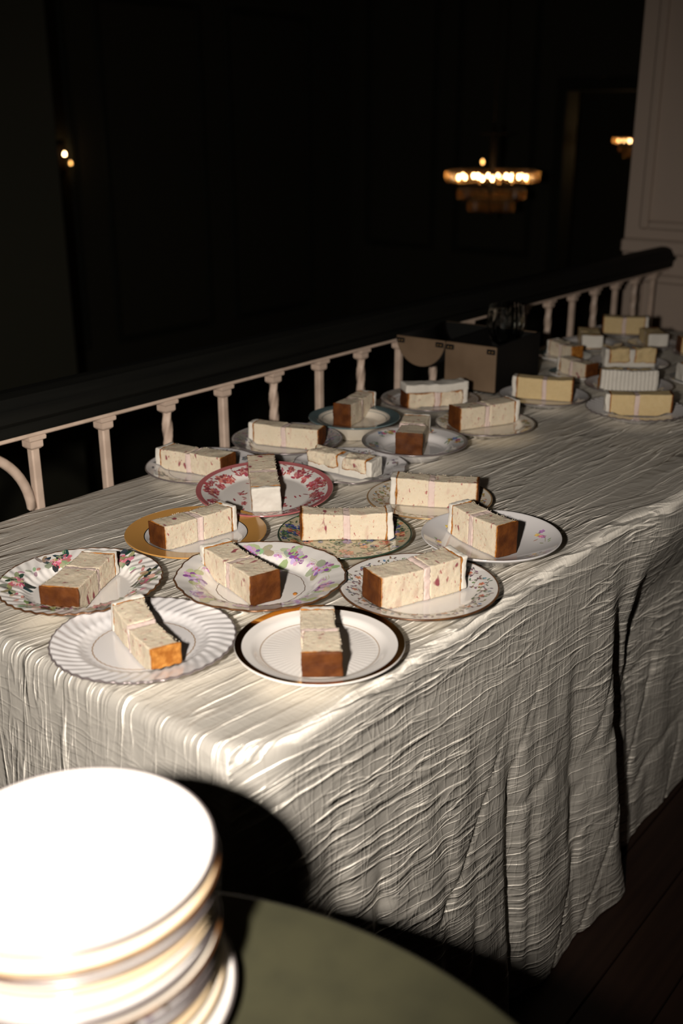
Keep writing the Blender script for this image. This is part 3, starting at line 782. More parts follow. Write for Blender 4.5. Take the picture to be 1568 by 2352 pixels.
PLT('P4', (0.857, 0.820), Plate(0.106, 0.0275, scallop=9, samp=-0.022, wr=0.64), cream if False else white, 'white plate with purple violets and scalloped brown-gilt edge', decor=d_violets, bands=(('ring_line', 0.515, 0.523, GB), ('gilt_edge', 0.984, 0.998, GB)), edge=GB, seed=4)
PLT('P5', (0.968, 0.660), Plate(0.098, 0.0185, wr=0.70), white, 'white plate with grey trailing vine border and thin brown edge', decor=d_vine, bands=(('gilt_edge', 0.982, 0.998, GB),), edge=GB, seed=5)
PLT('P6', (0.923, 1.004), Plate(0.0975, 0.0185, wr=0.64), cool, 'white plate with wide orange lustre band around the rim', bands=(('orange_band', 0.735, 0.998, orange_gl), ('ring_line', 0.722, 0.735, black_gl)), edge=orange_gl)
def d_p6(pl, P, rnd): pass
PLT('P7', (1.100, 1.038, TZ + 0.0062), Plate(0.104, 0.022, wr=0.70), white, 'red transferware plate with rose-coloured floral border', decor=d_transfer, bands=(('rose_band', 0.925, 0.998, rose_gl),), edge=rose_gl, seed=7, tilt=math.radians(4.6))
PLT('P8', (1.047, 0.839), Plate(0.0925, 0.0185, wr=0.70), chintz_gl, 'cream chintz plate covered all over in tiny flowers, dark green edge', decor=d_chintz, bands=(('green_edge', 0.978, 0.998, M['green_edge']), ('ring_line', 0.635, 0.643, GD)), edge=M['green_edge'], seed=8)
PLT('P9', (1.150, 0.668), Plate(0.0945, 0.027, shape='coupe'), cool, 'plain-edged white plate with scattered sprays of small pink and yellow flowers', decor=lambda a, b, c: d_sprays(a, b, c, 6, sc_=0.75), seed=9)
PLT('P10', (1.243, 0.832), Plate(0.0945, 0.0175, wr=0.70), cream, 'cream plate with gold garland edge under a slice near the vine plate', decor=lambda a, b, c: (d_vine(a, b, c, (0.42, 0.27, 0.10), (0.30, 0.34, 0.18))), bands=(('ring_line', 0.655, 0.663, GD), ('gilt_edge', 0.98, 0.998, GD)), edge=GD, seed=10)
PLT('P11', (1.140, 1.212), Plate(0.096, 0.0185, wr=0.70), cool, 'white plate with grey bamboo leaf sprays, beside the railing', decor=lambda a, b, c: d_sprays(a, b, c, 8, ((0.12, 0.12, 0.13), (0.2, 0.2, 0.2)), 0.80, (0.13, 0.13, 0.14), 1.3), bands=(('ring_line', 0.60, 0.607, SL),), edge=SL, seed=11)
PLT('P12', (1.290, 1.024), Plate(0.097, 0.0185, scallop=12, samp=0.035, flutes=12, famp=0.0006, fr=(0.70, 1.0), wr=0.70), cool, 'white scalloped plate with sparse small grey-purple sprigs', decor=lambda a, b, c: d_sprays(a, b, c, 6, ((0.16, 0.11, 0.16), (0.24, 0.2, 0.22)), 0.80, (0.14, 0.13, 0.12), 0.75), edge=SL, seed=12)
PLT('P13', (1.322, 1.190), Plate(0.098, 0.0265, wr=0.62), cool, 'white plate with dense grey-lilac patterned rim, next to the bamboo plate', decor=lambda a, b, c: d_dense(a, b, c), bands=(('rim_band', 0.66, 0.97, lilac_gl),), edge=SL, seed=13)
PLT('P14', (1.486, 1.168), Plate(0.085, 0.034, well=0.020, shape='bowl', wr=0.58), cream, 'cream footed plate with wide grey-teal rim by the railing', bands=(('teal_band', 0.70, 0.998, teal_gl),), edge=teal_gl)
PLT('P15', (1.450, 1.005), Plate(0.0925, 0.0265, wr=0.62), cool, 'white plate with blue and magenta posies and silver edge', decor=lambda a, b, c: d_sprays(a, b, c, 6, ((0.10, 0.16, 0.36), (0.36, 0.05, 0.14), (0.45, 0.3, 0.1)), 0.79, (0.22, 0.28, 0.18), 1.25), bands=(('rim_band', 0.93, 0.985, lilac_gl),), edge=SL, seed=15)
PLT('P16', (1.652, 0.985), Plate(0.093, 0.0185, wr=0.70), cream, 'pale plate with muted tan flower rim beyond the posy plate', decor=lambda a, b, c: d_dense(a, b, c, (0.34, 0.26, 0.16), (0.74, 0.95), 90), edge=SL, seed=16)
PLT('P17', (1.738, 1.170), Plate(0.100, 0.0185, wr=0.70), cool, 'grey-rimmed plate with dark spots in front of the open chest', bands=(('rim_band', 0.72, 0.97, lilac_gl),), decor=lambda a, b, c: d_sprays(a, b, c, 7, ((0.10, 0.06, 0.06), (0.2, 0.1, 0.08)), 0.80, (0.12, 0.11, 0.10), 1.0), edge=SL, seed=17)
PLT('P18', (1.912, 1.003), Plate(0.092, 0.0185, wr=0.70), cool, 'plain white plate holding a yellow slice beside the dark chest', edge=SL)
PLT('P19', (1.926, 0.806), Plate(0.098, 0.0195, flutes=36, famp=0.0007, fr=(0.58, 1.0), wr=0.54), cool, 'plate with radially ribbed rim near the table edge', edge=SL)
PLT('P20', (2.108, 0.905), Plate(0.093, 0.0185, wr=0.70), cool, 'plate under the upright frosted combed slice', edge=SL)
PLT('P21', (2.312, 0.998), Plate(0.092, 0.0185, wr=0.70), cool, 'plate under the slice with two cake blocks set in frosting', edge=SL)
PLT('P22', (2.148, 1.046), Plate(0.064, 0.0165, wr=0.58), white, 'small plate with blue-grey rim and brown-ended slice by the chest corner', bands=(('teal_band', 0.72, 0.99, teal_gl),))
PLT('P22b', (2.302, 1.160), Plate(0.066, 0.0165, wr=0.58), white, 'small plate with blue-grey rim behind the chest corner', bands=(('teal_band', 0.72, 0.99, teal_gl),))
PLT('P23', (2.476, 1.178), Plate(0.082, 0.0175, wr=0.70), cool, 'plate with gold dots on its edge and a frosted slice end', edge=GD)
PLT('P24', (2.692, 1.180), Plate(0.086, 0.0175, wr=0.70), cool, 'plate at the far end of the table by the railing', edge=SL)
PLT('P25', (2.580, 1.050), Plate(0.066, 0.0165, wr=0.58), cool, 'small plate in the middle of the far table end', edge=SL)
PLT('P26', (2.536, 0.900), Plate(0.078, 0.0175, wr=0.58), cool, 'pale plate under the yellow slice at the far near-side end', edge=SL)
PLT('P27', (2.262, 0.798), Plate(0.074, 0.0175, wr=0.58), white, 'plate with blue-grey rim close to the outer table edge', bands=(('teal_band', 0.72, 0.99, teal_gl),))

# ================================================================== CAKE SLICES
def grid_box(a, b, st, smin=3):
    """surface grid of a box with shared vertices"""
    n = [max(smin, int(round((b[i]-a[i])/st))) for i in range(3)]
    axes = [np.linspace(a[i], b[i], n[i]+1) for i in range(3)]
    vid = {}; V = []; F = []
    def vi(i, j, k):
        key = (i, j, k)
        if key not in vid: vid[key] = len(V); V.append((axes[0][i], axes[1][j], axes[2][k]))
        return vid[key]
    for k, fl_ in ((0, True), (n[2], False)):
        for i in range(n[0]):
            for j in range(n[1]):
                q = (vi(i, j, k), vi(i+1, j, k), vi(i+1, j+1, k), vi(i, j+1, k)); F.append(q[::-1] if fl_ else q)
    for j, fl_ in ((0, False), (n[1], True)):
        for i in range(n[0]):
            for k in range(n[2]):
                q = (vi(i, j, k), vi(i+1, j, k), vi(i+1, j, k+1), vi(i, j, k+1)); F.append(q[::-1] if fl_ else q)
    for i, fl_ in ((0, True), (n[0], False)):
        for j in range(n[1]):
            for k in range(n[2]):
                q = (vi(i, j, k), vi(i, j+1, k), vi(i, j+1, k+1), vi(i, j, k+1)); F.append(q[::-1] if fl_ else q)
    return np.array(V), F
def rough(V, a, b, rnd_r, amps, seed):
    """round the corners of the box a..b a little, then crumble the surface"""
    c = (np.array(a)+np.array(b))/2; h = (np.array(b)-np.array(a))/2
    d = V - c
    inner = h - rnd_r
    cl = np.clip(d, -inner, inner); ex = d - cl
    L = np.linalg.norm(ex, axis=1); k = np.where(L > rnd_r, rnd_r/np.maximum(L, 1e-9), 1.0)
    V = c + cl + ex*k[:, None]
    for amp, fq in amps:
        P = V*fq
        n = np.stack([vnoise(P[:, 0], P[:, 1], P[:, 2], seed=seed+q) - 0.5 for q in range(3)], -1)
        V = V + amp*2*n
    return V
SLICES = {}
SLICE_GROUP = 'slices of layered wedding cake on china plates'
def cake_slice(key, mid, ang, L, w, h, label, kind='berry', style='plain', res=0.0017, seed=0, step=0.0, taper=0.0, sag=0.05, crust='crust', bend=0.0, base=None, tilt=None, group=SLICE_GROUP):
    xy, plate, po = CENT[key]
    root = empty('cake_slice', (mid[0], mid[1], (TZ + 0.0006 + plate.well + 0.0004) if base is None else base), math.radians(ang))
    if tilt:
        # stand on the tilted plate
        Rm = Matrix.Rotation(tilt, 3, RGT)
        v = Vector((mid[0]-xy[0], mid[1]-xy[1], plate.well + 0.0004)); v = Rm @ v
        root.location = po.location + v
        root.rotation_euler = (Rm @ Matrix.Rotation(math.radians(ang), 3, 'Z')).to_euler()
    tag(root, label, 'cake slice', group)
    rnd = random.Random(seed*7+1)
    st_, hz, rot = rnd.uniform(-0.0022, 0.0022), rnd.uniform(-0.05, 0.05), rnd.uniform(-0.05, 0.05)
    cake = M['berry_cake'] if kind == 'berry' else M['yellow_cake']
    def deform(V):
        V = V.copy()
        u = V[:, 0]/(L/2)
        k = 1 - sag*(1-u**2)
        V[:, 1] = V[:, 1]*k*(1 + taper*u) + bend*(1-u**2)*0.01
        zt = V[:, 2]
        V[:, 2] = zt*(1 - sag*(1-u**2)) * (1 + 0.5*taper*u)
        up = sstep(-0.02, 0.04, u)
        V[:, 2] *= 1 + hz*up; V[:, 1] += (step + st_)*up + rot*V[:, 0]*up
        V[:, 2] = np.maximum(V[:, 2], 0.0001)
        # settle on the glaze where an end reaches the rising rim
        ca_, sa_ = math.cos(math.radians(ang)), math.sin(math.radians(ang))
        px = mid[0]-xy[0] + V[:, 0]*ca_ - V[:, 1]*sa_; py = mid[1]-xy[1] + V[:, 0]*sa_ + V[:, 1]*ca_
        an = np.arctan2(py, px); q_ = np.clip((np.hypot(px, py)+0.001)/plate.edge(an), 0, 1)
        V[:, 2] = np.maximum(V[:, 2], plate.z(q_, an) + 0.0010 + (0.0016 if plate.famp else 0.0) - plate.well - 0.0004)
        return V
    def part(name, a, b, mat, st, rr, amps, sd, baked=None, post=None):
        V, F = grid_box(a, b, st)
        V0 = V.copy()
        V = rough(V, a, b, rr, amps, sd)
        if post: V = post(V, V0)
        o = mesh(name, deform(V), F, mat, root)
        if baked is not None:
            at = o.data.attributes.new('baked', 'FLOAT', 'POINT'); at.data.foreach_set('value', baked(V0).astype(np.float32))
        return o
    x0, x1 = -L/2, L/2
    cr, fr, fi = 0.0026, 0.0085, 0.0080
    tc = 0.0016
    am = ((0.0010, 55.0), (0.00022, 260.0), (0.00040, 560.0))
    am2 = ((0.0010, 90.0), (0.0005, 300.0))
    s0 = seed*50
    m_ = rnd.uniform(-0.004, 0.004)
    if style == 'plain':
        bk1 = lambda V: np.exp(-np.clip(V[:, 0]-(x0+cr), 0, 1)/0.0020)
        bk2 = lambda V: np.exp(-np.clip((x1-fr-tc)-V[:, 0], 0, 1)/0.0008)
        part('crust', (x0, -w/2, 0), (x0+cr, w/2, h), M[crust], res, 0.0012, ((0.0009, 80.0), (0.0004, 400.0)), s0+1)
        part('cake_layer', (x0+cr*0.8, -w/2+0.0002, 0.0001), (m_-fi/2, w/2-0.0002, h-0.0002), cake, res, 0.0010, am, s0+2, bk1)
        part('filling', (m_-fi/2-0.0008, -w/2+0.0001, 0.0004), (m_+fi/2+0.0008, w/2-0.0001, h-0.0006), M['filling'], res*0.9, 0.0008, am2, s0+3)
        part('cake_layer', (m_+fi/2, -w/2+0.0002, 0.0001), (x1-fr-tc*0.6, w/2-0.0002, h-0.0002), cake, res, 0.0010, am, s0+4, bk2)
        part('top_crust', (x1-fr-tc, -w/2-0.0001, 0.0001), (x1-fr, w/2+0.0001, h+0.0002), M['crust_light'], res, 0.0005, ((0.0008, 120.0), (0.0004, 400.0)), s0+5)
        if res < 0.002:                                # loose crumbs along the cut edges and round the foot
            cv = []; cf = []
            for _ in range(90):
                xx = rnd.uniform(x0+0.004, x1-fr-0.002); sd_ = rnd.choice((-1, 1)); foot = rnd.random() < 0.3
                cx_ = (xx, sd_*(w/2 - rnd.uniform(-0.0002, 0.0010)) if not foot else sd_*(w/2+rnd.uniform(0.0003, 0.002)), h - rnd.uniform(-0.0004, 0.0008) if not foot else 0.0006)
                r_ = rnd.uniform(0.0003, 0.0009); b_ = len(cv)
                for d_ in ((1, 0, 0), (-1, 0, 0), (0, 1, 0), (0, -1, 0), (0, 0, 1), (0, 0, -1)):
                    cv.append([cx_[q]+d_[q]*r_*rnd.uniform(0.6, 1.3) for q in range(3)])
                cf += [(b_+i, b_+j, b_+k) for i, j, k in ((0, 2, 4), (2, 1, 4), (1, 3, 4), (3, 0, 4), (2, 0, 5), (1, 2, 5), (3, 1, 5), (0, 3, 5))]
            co = mesh('crumbs', deform(np.array(cv)), cf, cake, root, smooth=False); co['kind'] = 'stuff'
        part('frosting', (x1-fr-0.0004, -w/2-0.0004, 0), (x1, w/2+0.0004, h+0.0004), M['frosting'], res, 0.0022, ((0.0016, 60.0), (0.0005, 260.0)), s0+6)
    else:
        fs = 0.012                                     # frosting on one long side
        if style == 'bottom': za, zb, ya, yb, fa, fb = fs, h, -w/2, w/2, (x0+0.002, -w/2, 0), (x1, w/2, fs+0.002)
        elif style == 'top': za, zb, ya, yb, fa, fb = 0.0001, h-0.017, -w/2, w/2, (x0, -w/2-0.001, h-0.018), (x1, w/2+0.001, h)
        else: za, zb, ya, yb, fa, fb = 0.0001, h-0.001, -w/2+fs, w/2, (x0, -w/2, 0), (x1, -w/2+fs+0.001, h+0.001)
        def bkf(A, B):
            def f(V):
                d = np.minimum(np.minimum(V[:, 0]-A[0], B[0]-V[:, 0]), np.minimum(V[:, 2]-A[2] if style == 'bottom' else 9, B[2]-V[:, 2] if style == 'top' else 9))
                return np.exp(-np.clip(d, 0, 1)/0.0026)
            return f
        lump = ((0.0030, 70.0), (0.0010, 260.0), (0.0005, 600.0))
        g0 = m_ - 0.005; g1 = m_ + 0.005
        A, B = (x0+0.003, ya, za), (g0, yb, zb); part('cake_layer', A, B, cake, res, 0.003, lump, s0+1, bkf(A, B))
        A, B = (g1, ya, za), (x1-0.010, yb, zb); part('cake_layer', A, B, cake, res, 0.003, lump, s0+2, bkf(A, B))
        part('filling', (g0-0.002, ya+0.001, za+0.0005), (g1+0.002, yb-0.001, zb-0.001), M['frosting'] if style != 'top' else M['filling'], res, 0.002, am2, s0+3)
        comb = None
        if style == 'front':
            def comb(V, V0):
                V = V.copy(); msk = V0[:, 1] < fa[1] + 0.003
                V[:, 1] += np.where(msk, 0.0012*np.cos(V0[:, 0]*2*PI/0.0085), 0); return V
        part('frosting', fa, fb, M['frosting'], res if style != 'front' else 0.0016, 0.003, ((0.0010, 60.0), (0.0004, 260.0)), s0+4, post=comb)
        part('end_frosting', (x1-0.011, ya-0.0003, 0.0001), (x1, yb+0.0003, h), M['frosting'], res, 0.0025, ((0.0016, 70.0), (0.0005, 260.0)), s0+5)
        if style == 'top': part('crust', (x0, ya, 0.0001), (x0+0.0036, yb, h-0.012), M['crust'], res, 0.001, am2, s0+6)
    SLICES[key] = root
    return root
cake_slice('P1', (0.658, 0.806), 69.9, 0.127, 0.036, 0.034, 'raspberry slice with ragged golden crust on the swirl-fluted white plate', seed=1, crust='crust_light', sag=0.10, taper=0.08, bend=0.3)
cake_slice('P2', (0.764, 0.645), 41.0, 0.118, 0.0395, 0.036, 'raspberry slice with smooth brown crust end on the gold-banded plate', seed=2, sag=0.03, taper=-0.06)
cake_slice('P3', (0.707, 0.978), 28.3, 0.124, 0.046, 0.034, 'raspberry slice with flat brown crust end on the pink rose plate', seed=3, sag=0.04, taper=-0.06)
cake_slice('P4', (0.844, 0.842), 73.1, 0.125, 0.041, 0.039, 'raspberry slice with dark brown crust end on the violets plate', seed=4, sag=0.07)
cake_slice('P5', (0.956, 0.656), -22.0, 0.127, 0.040, 0.043, 'thick raspberry slice with pink stripe on the vine-bordered plate', seed=5, sag=0.03)
cake_slice('P6', (0.919, 1.005), -7.4, 0.122, 0.036, 0.036, 'raspberry slice with chipped dark crust on the orange-banded plate', seed=6, sag=0.04)
cake_slice('P7', (1.100, 1.040), -134.3, 0.132, 0.043, 0.040, 'raspberry slice turned with its white frosting end outward on the red transferware plate', seed=7, sag=0.03, tilt=math.radians(4.6))
cake_slice('P8', (1.055, 0.843), -48.2, 0.128, 0.032, 0.041, 'raspberry slice with concave top and crumbs on the chintz plate', seed=8, sag=0.10)
cake_slice('P9', (1.145, 0.680), 72.5, 0.104, 0.036, 0.047, 'tall raspberry slice with broad dark crust end on the small-sprays plate', seed=9, sag=0.05)
cake_slice('P10', (1.239, 0.820), 119.5, 0.132, 0.034, 0.042, 'raspberry slice with pink filling on the gold garland plate', seed=10, sag=0.02)
cake_slice('P11', (1.130, 1.219), 99.2, 0.132, 0.040, 0.036, 'raspberry slice with berry blotch on the bamboo-leaf plate', seed=11, sag=0.03)
cake_slice('P12', (1.272, 1.020), -83.8, 0.128, 0.036, 0.034, 'frosting-edged slice of two crusted blocks on the scalloped sprig plate', style='bottom', seed=12, sag=0.02)
cake_slice('P13', (1.330, 1.197), 108.4, 0.136, 0.034, 0.039, 'raspberry slice with rounded frosting end on the grey-lilac rimmed plate', seed=13, res=0.0028)
cake_slice('P14', (1.512, 1.186), 13.3, 0.120, 0.036, 0.043, 'stepped raspberry slice on the teal-rimmed footed plate', seed=14, res=0.0028, step=0.004)
cake_slice('P15', (1.460, 1.014), 27.1, 0.124, 0.047, 0.043, 'stepped raspberry slice with wide dark crust on the blue and magenta posy plate', seed=15, res=0.0028, step=0.004)
cake_slice('P16', (1.664, 0.996), -25.0, 0.134, 0.040, 0.043, 'raspberry slice with frosting ridge on the tan flower-rimmed plate', seed=16, res=0.0028)
cake_slice('P17', (1.726, 1.150), -35.6, 0.134, 0.038, 0.050, 'slice with thick white frosting along its top beside the open chest', style='top', seed=17, res=0.0028)
cake_slice('P18', (1.910, 1.004), 113.1, 0.125, 0.034, 0.046, 'plain yellow slice with white frosting end beside the dark chest', kind='yellow', seed=18, res=0.003)
cake_slice('P19', (1.912, 0.798), 122.0, 0.128, 0.036, 0.046, 'plain yellow slice on the radially ribbed plate near the table edge', kind='yellow', seed=19, res=0.003)
cake_slice('P20', (2.092, 0.901), -51.6, 0.122, 0.040, 0.047, 'slice showing a white combed frosting side, between two yellow slices', kind='yellow', style='front', seed=20, res=0.003)
cake_slice('P21', (2.304, 0.995), 132.9, 0.124, 0.036, 0.046, 'slice with two yellow blocks set in white frosting', kind='yellow', style='bottom', seed=21, res=0.003)
cake_slice('P22', (2.148, 1.046), 68, 0.098, 0.036, 0.036, 'small slice with reddish brown crust on the blue-rimmed plate by the chest corner', seed=22, res=0.0034)
cake_slice('P22b', (2.302, 1.160), 68, 0.098, 0.036, 0.036, 'small slice with orange-brown crust behind the chest corner', seed=23, res=0.0034, crust='crust_light')
cake_slice('P23', (2.474, 1.176), -148, 0.120, 0.052, 0.036, 'dim slice with its frosting end facing out on the gold-dotted plate', kind='yellow', seed=24, res=0.0034)
cake_slice('P24', (2.688, 1.180), -62, 0.120, 0.036, 0.046, 'yellow slice at the far end of the table by the railing', kind='yellow', seed=25, res=0.0034)
cake_slice('P25', (2.580, 1.050), -140, 0.100, 0.050, 0.036, 'small dim slice with frosting end outward in the middle of the far table end', kind='yellow', seed=26, res=0.0034)
cake_slice('P26', (2.546, 0.912), -51.7, 0.118, 0.036, 0.044, 'dim yellow slice at the far near-side end of the table', kind='yellow', seed=27, res=0.0034)
cake_slice('P27', (2.256, 0.798), 140.2, 0.112, 0.036, 0.046, 'slice with white frosting end on the blue-rimmed plate at the outer edge', kind='yellow', seed=28, res=0.0034)

# crumbs fallen on the violet plate
def crumb(loc, r, seed, label):
    V, F = grid_box((-r, -r, 0), (r, r*0.9, r*1.2), r*0.6)
    V = rough(V, (-r, -r, 0), (r, r*0.9, r*1.2), r*0.7, ((r*0.35, 0.9/r),), seed)
    V[:, 2] = np.maximum(V[:, 2], 0)
    o = mesh('cake_crumb', V, F, M['crust_light']); o.location = loc
    tag(o, label, 'crumb', 'brown cake crumbs on the violets plate')
wz = TZ + 0.0006 + 0.0089
crumb((0.866, 0.772, wz), 0.0024, 1, 'brown crumb lying beside the crust on the violets plate')
crumb((0.806, 0.776, wz), 0.003, 2, 'larger brown crumb in front of the crust on the violets plate')

# ================================================================== OPEN CHEST WITH GOBLET
M['leather'] = pmat('black_leather', (0.007, 0.0065, 0.006), 0.6, spec=0.15, bump=(300, 0.3, 0.001))
M['tan'] = pmat('tan_hide_panel', (0.165, 0.110, 0.066), 0.6, noise=(14, (0.125, 0.08, 0.045), 0.4, 0.7), bump=(90, 0.15, 0.001))
M['lining'] = pmat('black_lining', (0.008, 0.008, 0.0075), 0.9, spec=0.1)
M['bracket'] = pmat('black_bracket', (0.012, 0.011, 0.010), 0.4, 0.3)
M['brass'] = pmat('brass_rivet', (0.42, 0.26, 0.10), 0.35, 1.0)
chest = empty('keepsake_chest', (1.905, 1.118, TZ + 0.0012), math.radians(3.3))
tag(chest, 'small dark domed chest standing open, tan end panels with black brackets', 'chest')
CW, CL, CHh = 0.122, 0.215, 0.101
b = MB()
b.box((0, 0, 0), (CL, CW, 0.006)); b.box((0.004, 0, 0.006), (CL+0.001, 0.006, CHh)); b.box((0.004, CW-0.006, 0.006), (CL+0.001, CW, CHh))
b.build('body', M['leather'], chest)
b = MB(); b.box((0.0075, 0.0062, 0.006), (CL-0.0075, CW-0.0062, 0.0075)); b.box((0.0075, 0.0062, 0.0075), (0.009, CW-0.0062, CHh-0.001)); b.box((CL-0.009, 0.0062, 0.0075), (CL-0.0075, CW-0.0062, CHh-0.001)); b.build('lining', M['lining'], chest)
for x in (0.0, CL-0.006):
    yi = -0.001 if x == 0.0 else 0.0061
    MB().bbox((x-0.001, yi, 0.002 if x == 0.0 else 0.0061), (x+0.007, CW-yi, CHh), 0.002).build('end_panel', M['tan'], chest)
# domed lid folded right over: half drum hanging beyond the hinge
lid = MB(); n = 20; r = CW/2
yc = CW + 0.002 + r
for x in (0.001, CL-0.001):
    for i in range(n+1):
        a = PI + PI*i/n
        lid.v.append((x, yc + r*math.cos(a), CHh + 0.0 + r*1.02*math.sin(a)))
for i in range(n): lid.f.append((i, i+n+1, i+n+2, i+1))
lo = lid.build('lid', M['leather'], chest, smooth=True)
sm = lo.modifiers.new('thickness', 'SOLIDIFY'); sm.thickness = 0.003
for x in (-0.001, CL-0.006):
    e = MB(); rp_ = r+0.001 if x < 0 else r-0.0035
    for xx in (x, x+0.006):
        for i in range(n+1):
            a = PI + PI*i/n; e.v.append((xx, yc + rp_*math.cos(a), CHh + rp_*1.02*math.sin(a)))
    e.f = [tuple(range(n, -1, -1)), tuple(range(n+1, 2*n+2))] + [(i, i+1, i+n+2, i+n+1) for i in range(n)] + [(0, n+1, 2*n+1, n)]
    e.build('lid_end_panel', M['tan'], chest)
for x in (0.0055, CL-0.0075):
    e = MB()
    for xx in (x, x+0.0015):
        for i in range(n+1):
            a = PI + PI*i/n; e.v.append((xx, yc + (r-0.004)*math.cos(a), CHh - 0.0002 + (r-0.004)*1.02*math.sin(a)))
    e.f = [tuple(range(n, -1, -1)), tuple(range(n+1, 2*n+2))] + [(i, i+1, i+n+2, i+n+1) for i in range(n)] + [(0, n+1, 2*n+1, n)]
    e.build('lid_lining', M['lining'], chest)
for y0, z0 in ((0.0, CHh-0.016), (CW-0.022, CHh-0.016), (CW+0.004, CHh-0.015), (CW*2-0.018, CHh-0.015)):
    br = MB().bbox((-0.0035, y0, z0), (-0.0005, y0+0.020, z0+0.011), 0.001).build('corner_bracket', M['bracket'], chest)
    for dy in (0.006, 0.0135):
        rv = MB().lathe([(0.0, 0.0014), (0.0012, 0.0011), (0.0018, 0.0)], 10)
        rv.v = [(-0.0033 - z, y0+dy+x_, z0+0.0055+y_) for x_, y_, z in rv.v]
        rv.build('rivet', M['brass'], br, smooth=True)
mg, tg, bg = new_mat('clear_cut_glass')
bg.inputs['Transmission Weight'].default_value = 1.0; bg.inputs['Roughness'].default_value = 0.05; bg.inputs['IOR'].default_value = 1.5; bg.inputs['Base Color'].default_value = (0.85, 0.88, 0.86, 1)
gob = empty('glass_goblet', (2.064, 1.190, TZ + 0.0012 + 0.0078))
tag(gob, 'clear cut-glass goblet standing inside the open chest', 'glass')
MB().lathe([(0.0005, 0.0), (0.026, 0.0), (0.0275, 0.002), (0.010, 0.006), (0.0045, 0.010), (0.0005, 0.010)], 32).build('foot', mg, gob, True)
MB().lathe([(0.0005, 0.010), (0.0042, 0.010), (0.0036, 0.030), (0.0058, 0.040), (0.0036, 0.050), (0.005, 0.062), (0.0005, 0.062)], 24).build('stem', mg, gob, True)
gb = MB(); prof = [(0.0005, 0.062), (0.012, 0.063), (0.028, 0.074), (0.038, 0.092), (0.042, 0.115), (0.041, 0.138), (0.038, 0.156), (0.036, 0.156), (0.0385, 0.138), (0.039, 0.115), (0.035, 0.094), (0.026, 0.078), (0.012, 0.068), (0.0005, 0.067)]
n0 = 24
for j in range(n0):
    a = 2*PI*j/n0; k_ = 1 + 0.03*math.cos(a*12)
    for i, (rr, z) in enumerate(prof):
        f = k_ if 1 < i < 5 else 1; gb.v.append((rr*f*math.cos(a), rr*f*math.sin(a), z))
for j in range(n0):
    for i in range(len(prof)-1):
        A = j*len(prof)+i; B = ((j+1) % n0)*len(prof)+i; gb.f.append((A, B, B+1, A+1))
gb.build('bowl', mg, gob, False)

# ================================================================== FOREGROUND: GREEN TABLE AND PLATE STACK
M['green'] = pmat('olive_green_table_paint', (0.062, 0.060, 0.033), 0.7, spec=0.2, noise=(30, (0.050, 0.049, 0.028), 0.40, 0.70), bump=(500, 0.1, 0.0006))
GZ = 0.755
gt = empty('round_side_table', (0.124, 0.305, 0.0)); tag(gt, 'round olive green side table carrying a stack of plates', 'table')
MB().lathe([(0.0, GZ), (0.344, GZ), (0.3495, GZ-0.003), (0.351, GZ-0.010), (0.3495, GZ-0.018), (0.343, GZ-0.022), (0.0, GZ-0.022)], 128).build('tabletop', M['green'], gt, True)
MB().lathe([(0.0, 0.03), (0.045, 0.03), (0.04, 0.08), (0.028, 0.2), (0.026, 0.45), (0.035, 0.56), (0.07, GZ-0.022), (0.0, GZ-0.022)], 32).build('pedestal', M['green'], gt, True)
MB().lathe([(0.0, 0.0008), (0.22, 0.0008), (0.225, 0.012), (0.20, 0.022), (0.06, 0.032), (0.0, 0.034)], 48).build('base', M['green'], gt, True)
STK = 'plates stacked on the green side table'
SW, SH = 0.0088, 0.0203
brown_line = GB
rnd = random.Random(4)
TAN = solid_print('tan_line', (0.58, 0.45, 0.29))
specs = [
 (0.124, white, None, (), SL, 'plain white plate at the bottom of the stack on the green table'),
 (0.114, cream, None, (), TAN, 'cream tan-edged plate, second from the bottom of the plate stack'),
 (0.112, white, None, (('rim_band', 0.93, 0.985, TAN),), TAN, 'white tan-banded plate, third from the bottom of the plate stack'),
 (0.113, cool, None, (), SL, 'grey-lipped white plate, fourth from the bottom of the plate stack'),
 (0.111, cool, lambda a, b, c: d_dense(a, b, c, q=(0.80, 0.94)), (), SL, 'grey-patterned white plate, fifth from the bottom of the plate stack'),
 (0.113, cream, None, (('rim_band', 0.80, 0.96, lilac_gl),), GB, 'cream plate with greige band, sixth from the bottom of the plate stack'),
 (0.110, white, None, (), SL, 'white plate with thin grey lip, sixth from the top of the plate stack'),
 (0.1145, cool, None, (), TAN, 'pale tan-lipped plate, fifth from the top of the plate stack'),
 (0.1135, cream, None, (('gilt_edge', 0.95, 0.99, TAN),), TAN, 'cream plate with narrow tan edge, fourth from the top of the plate stack'),
 (0.112, white, d_sprays, (), SL, 'white flower-sprayed plate, third from the top of the plate stack'),
 (0.117, cream, None, (('gilt_edge', 0.95, 0.99, TAN),), GB, 'cream brown-edged plate just under the top plate of the stack'),
 (0.113, white, None, (), SL, 'bright plain white plate on top of the stack on the green table'),
]
for i, (R_, mt, dec, bands, ed, lab) in enumerate(specs):
    ox, oy = rnd.uniform(-.0025, .0025), rnd.uniform(-.0025, .0025)
    pl = Plate(R_*0.765, SH, SW, wr=0.66)
    place_plate('stacked_plate', (0.3014+ox, 0.4536+oy, GZ + 0.0004 + i*(SW+0.0004)), pl, mt, lab, decor=dec, bands=bands, edge=ed, seed=40+i, group=STK)

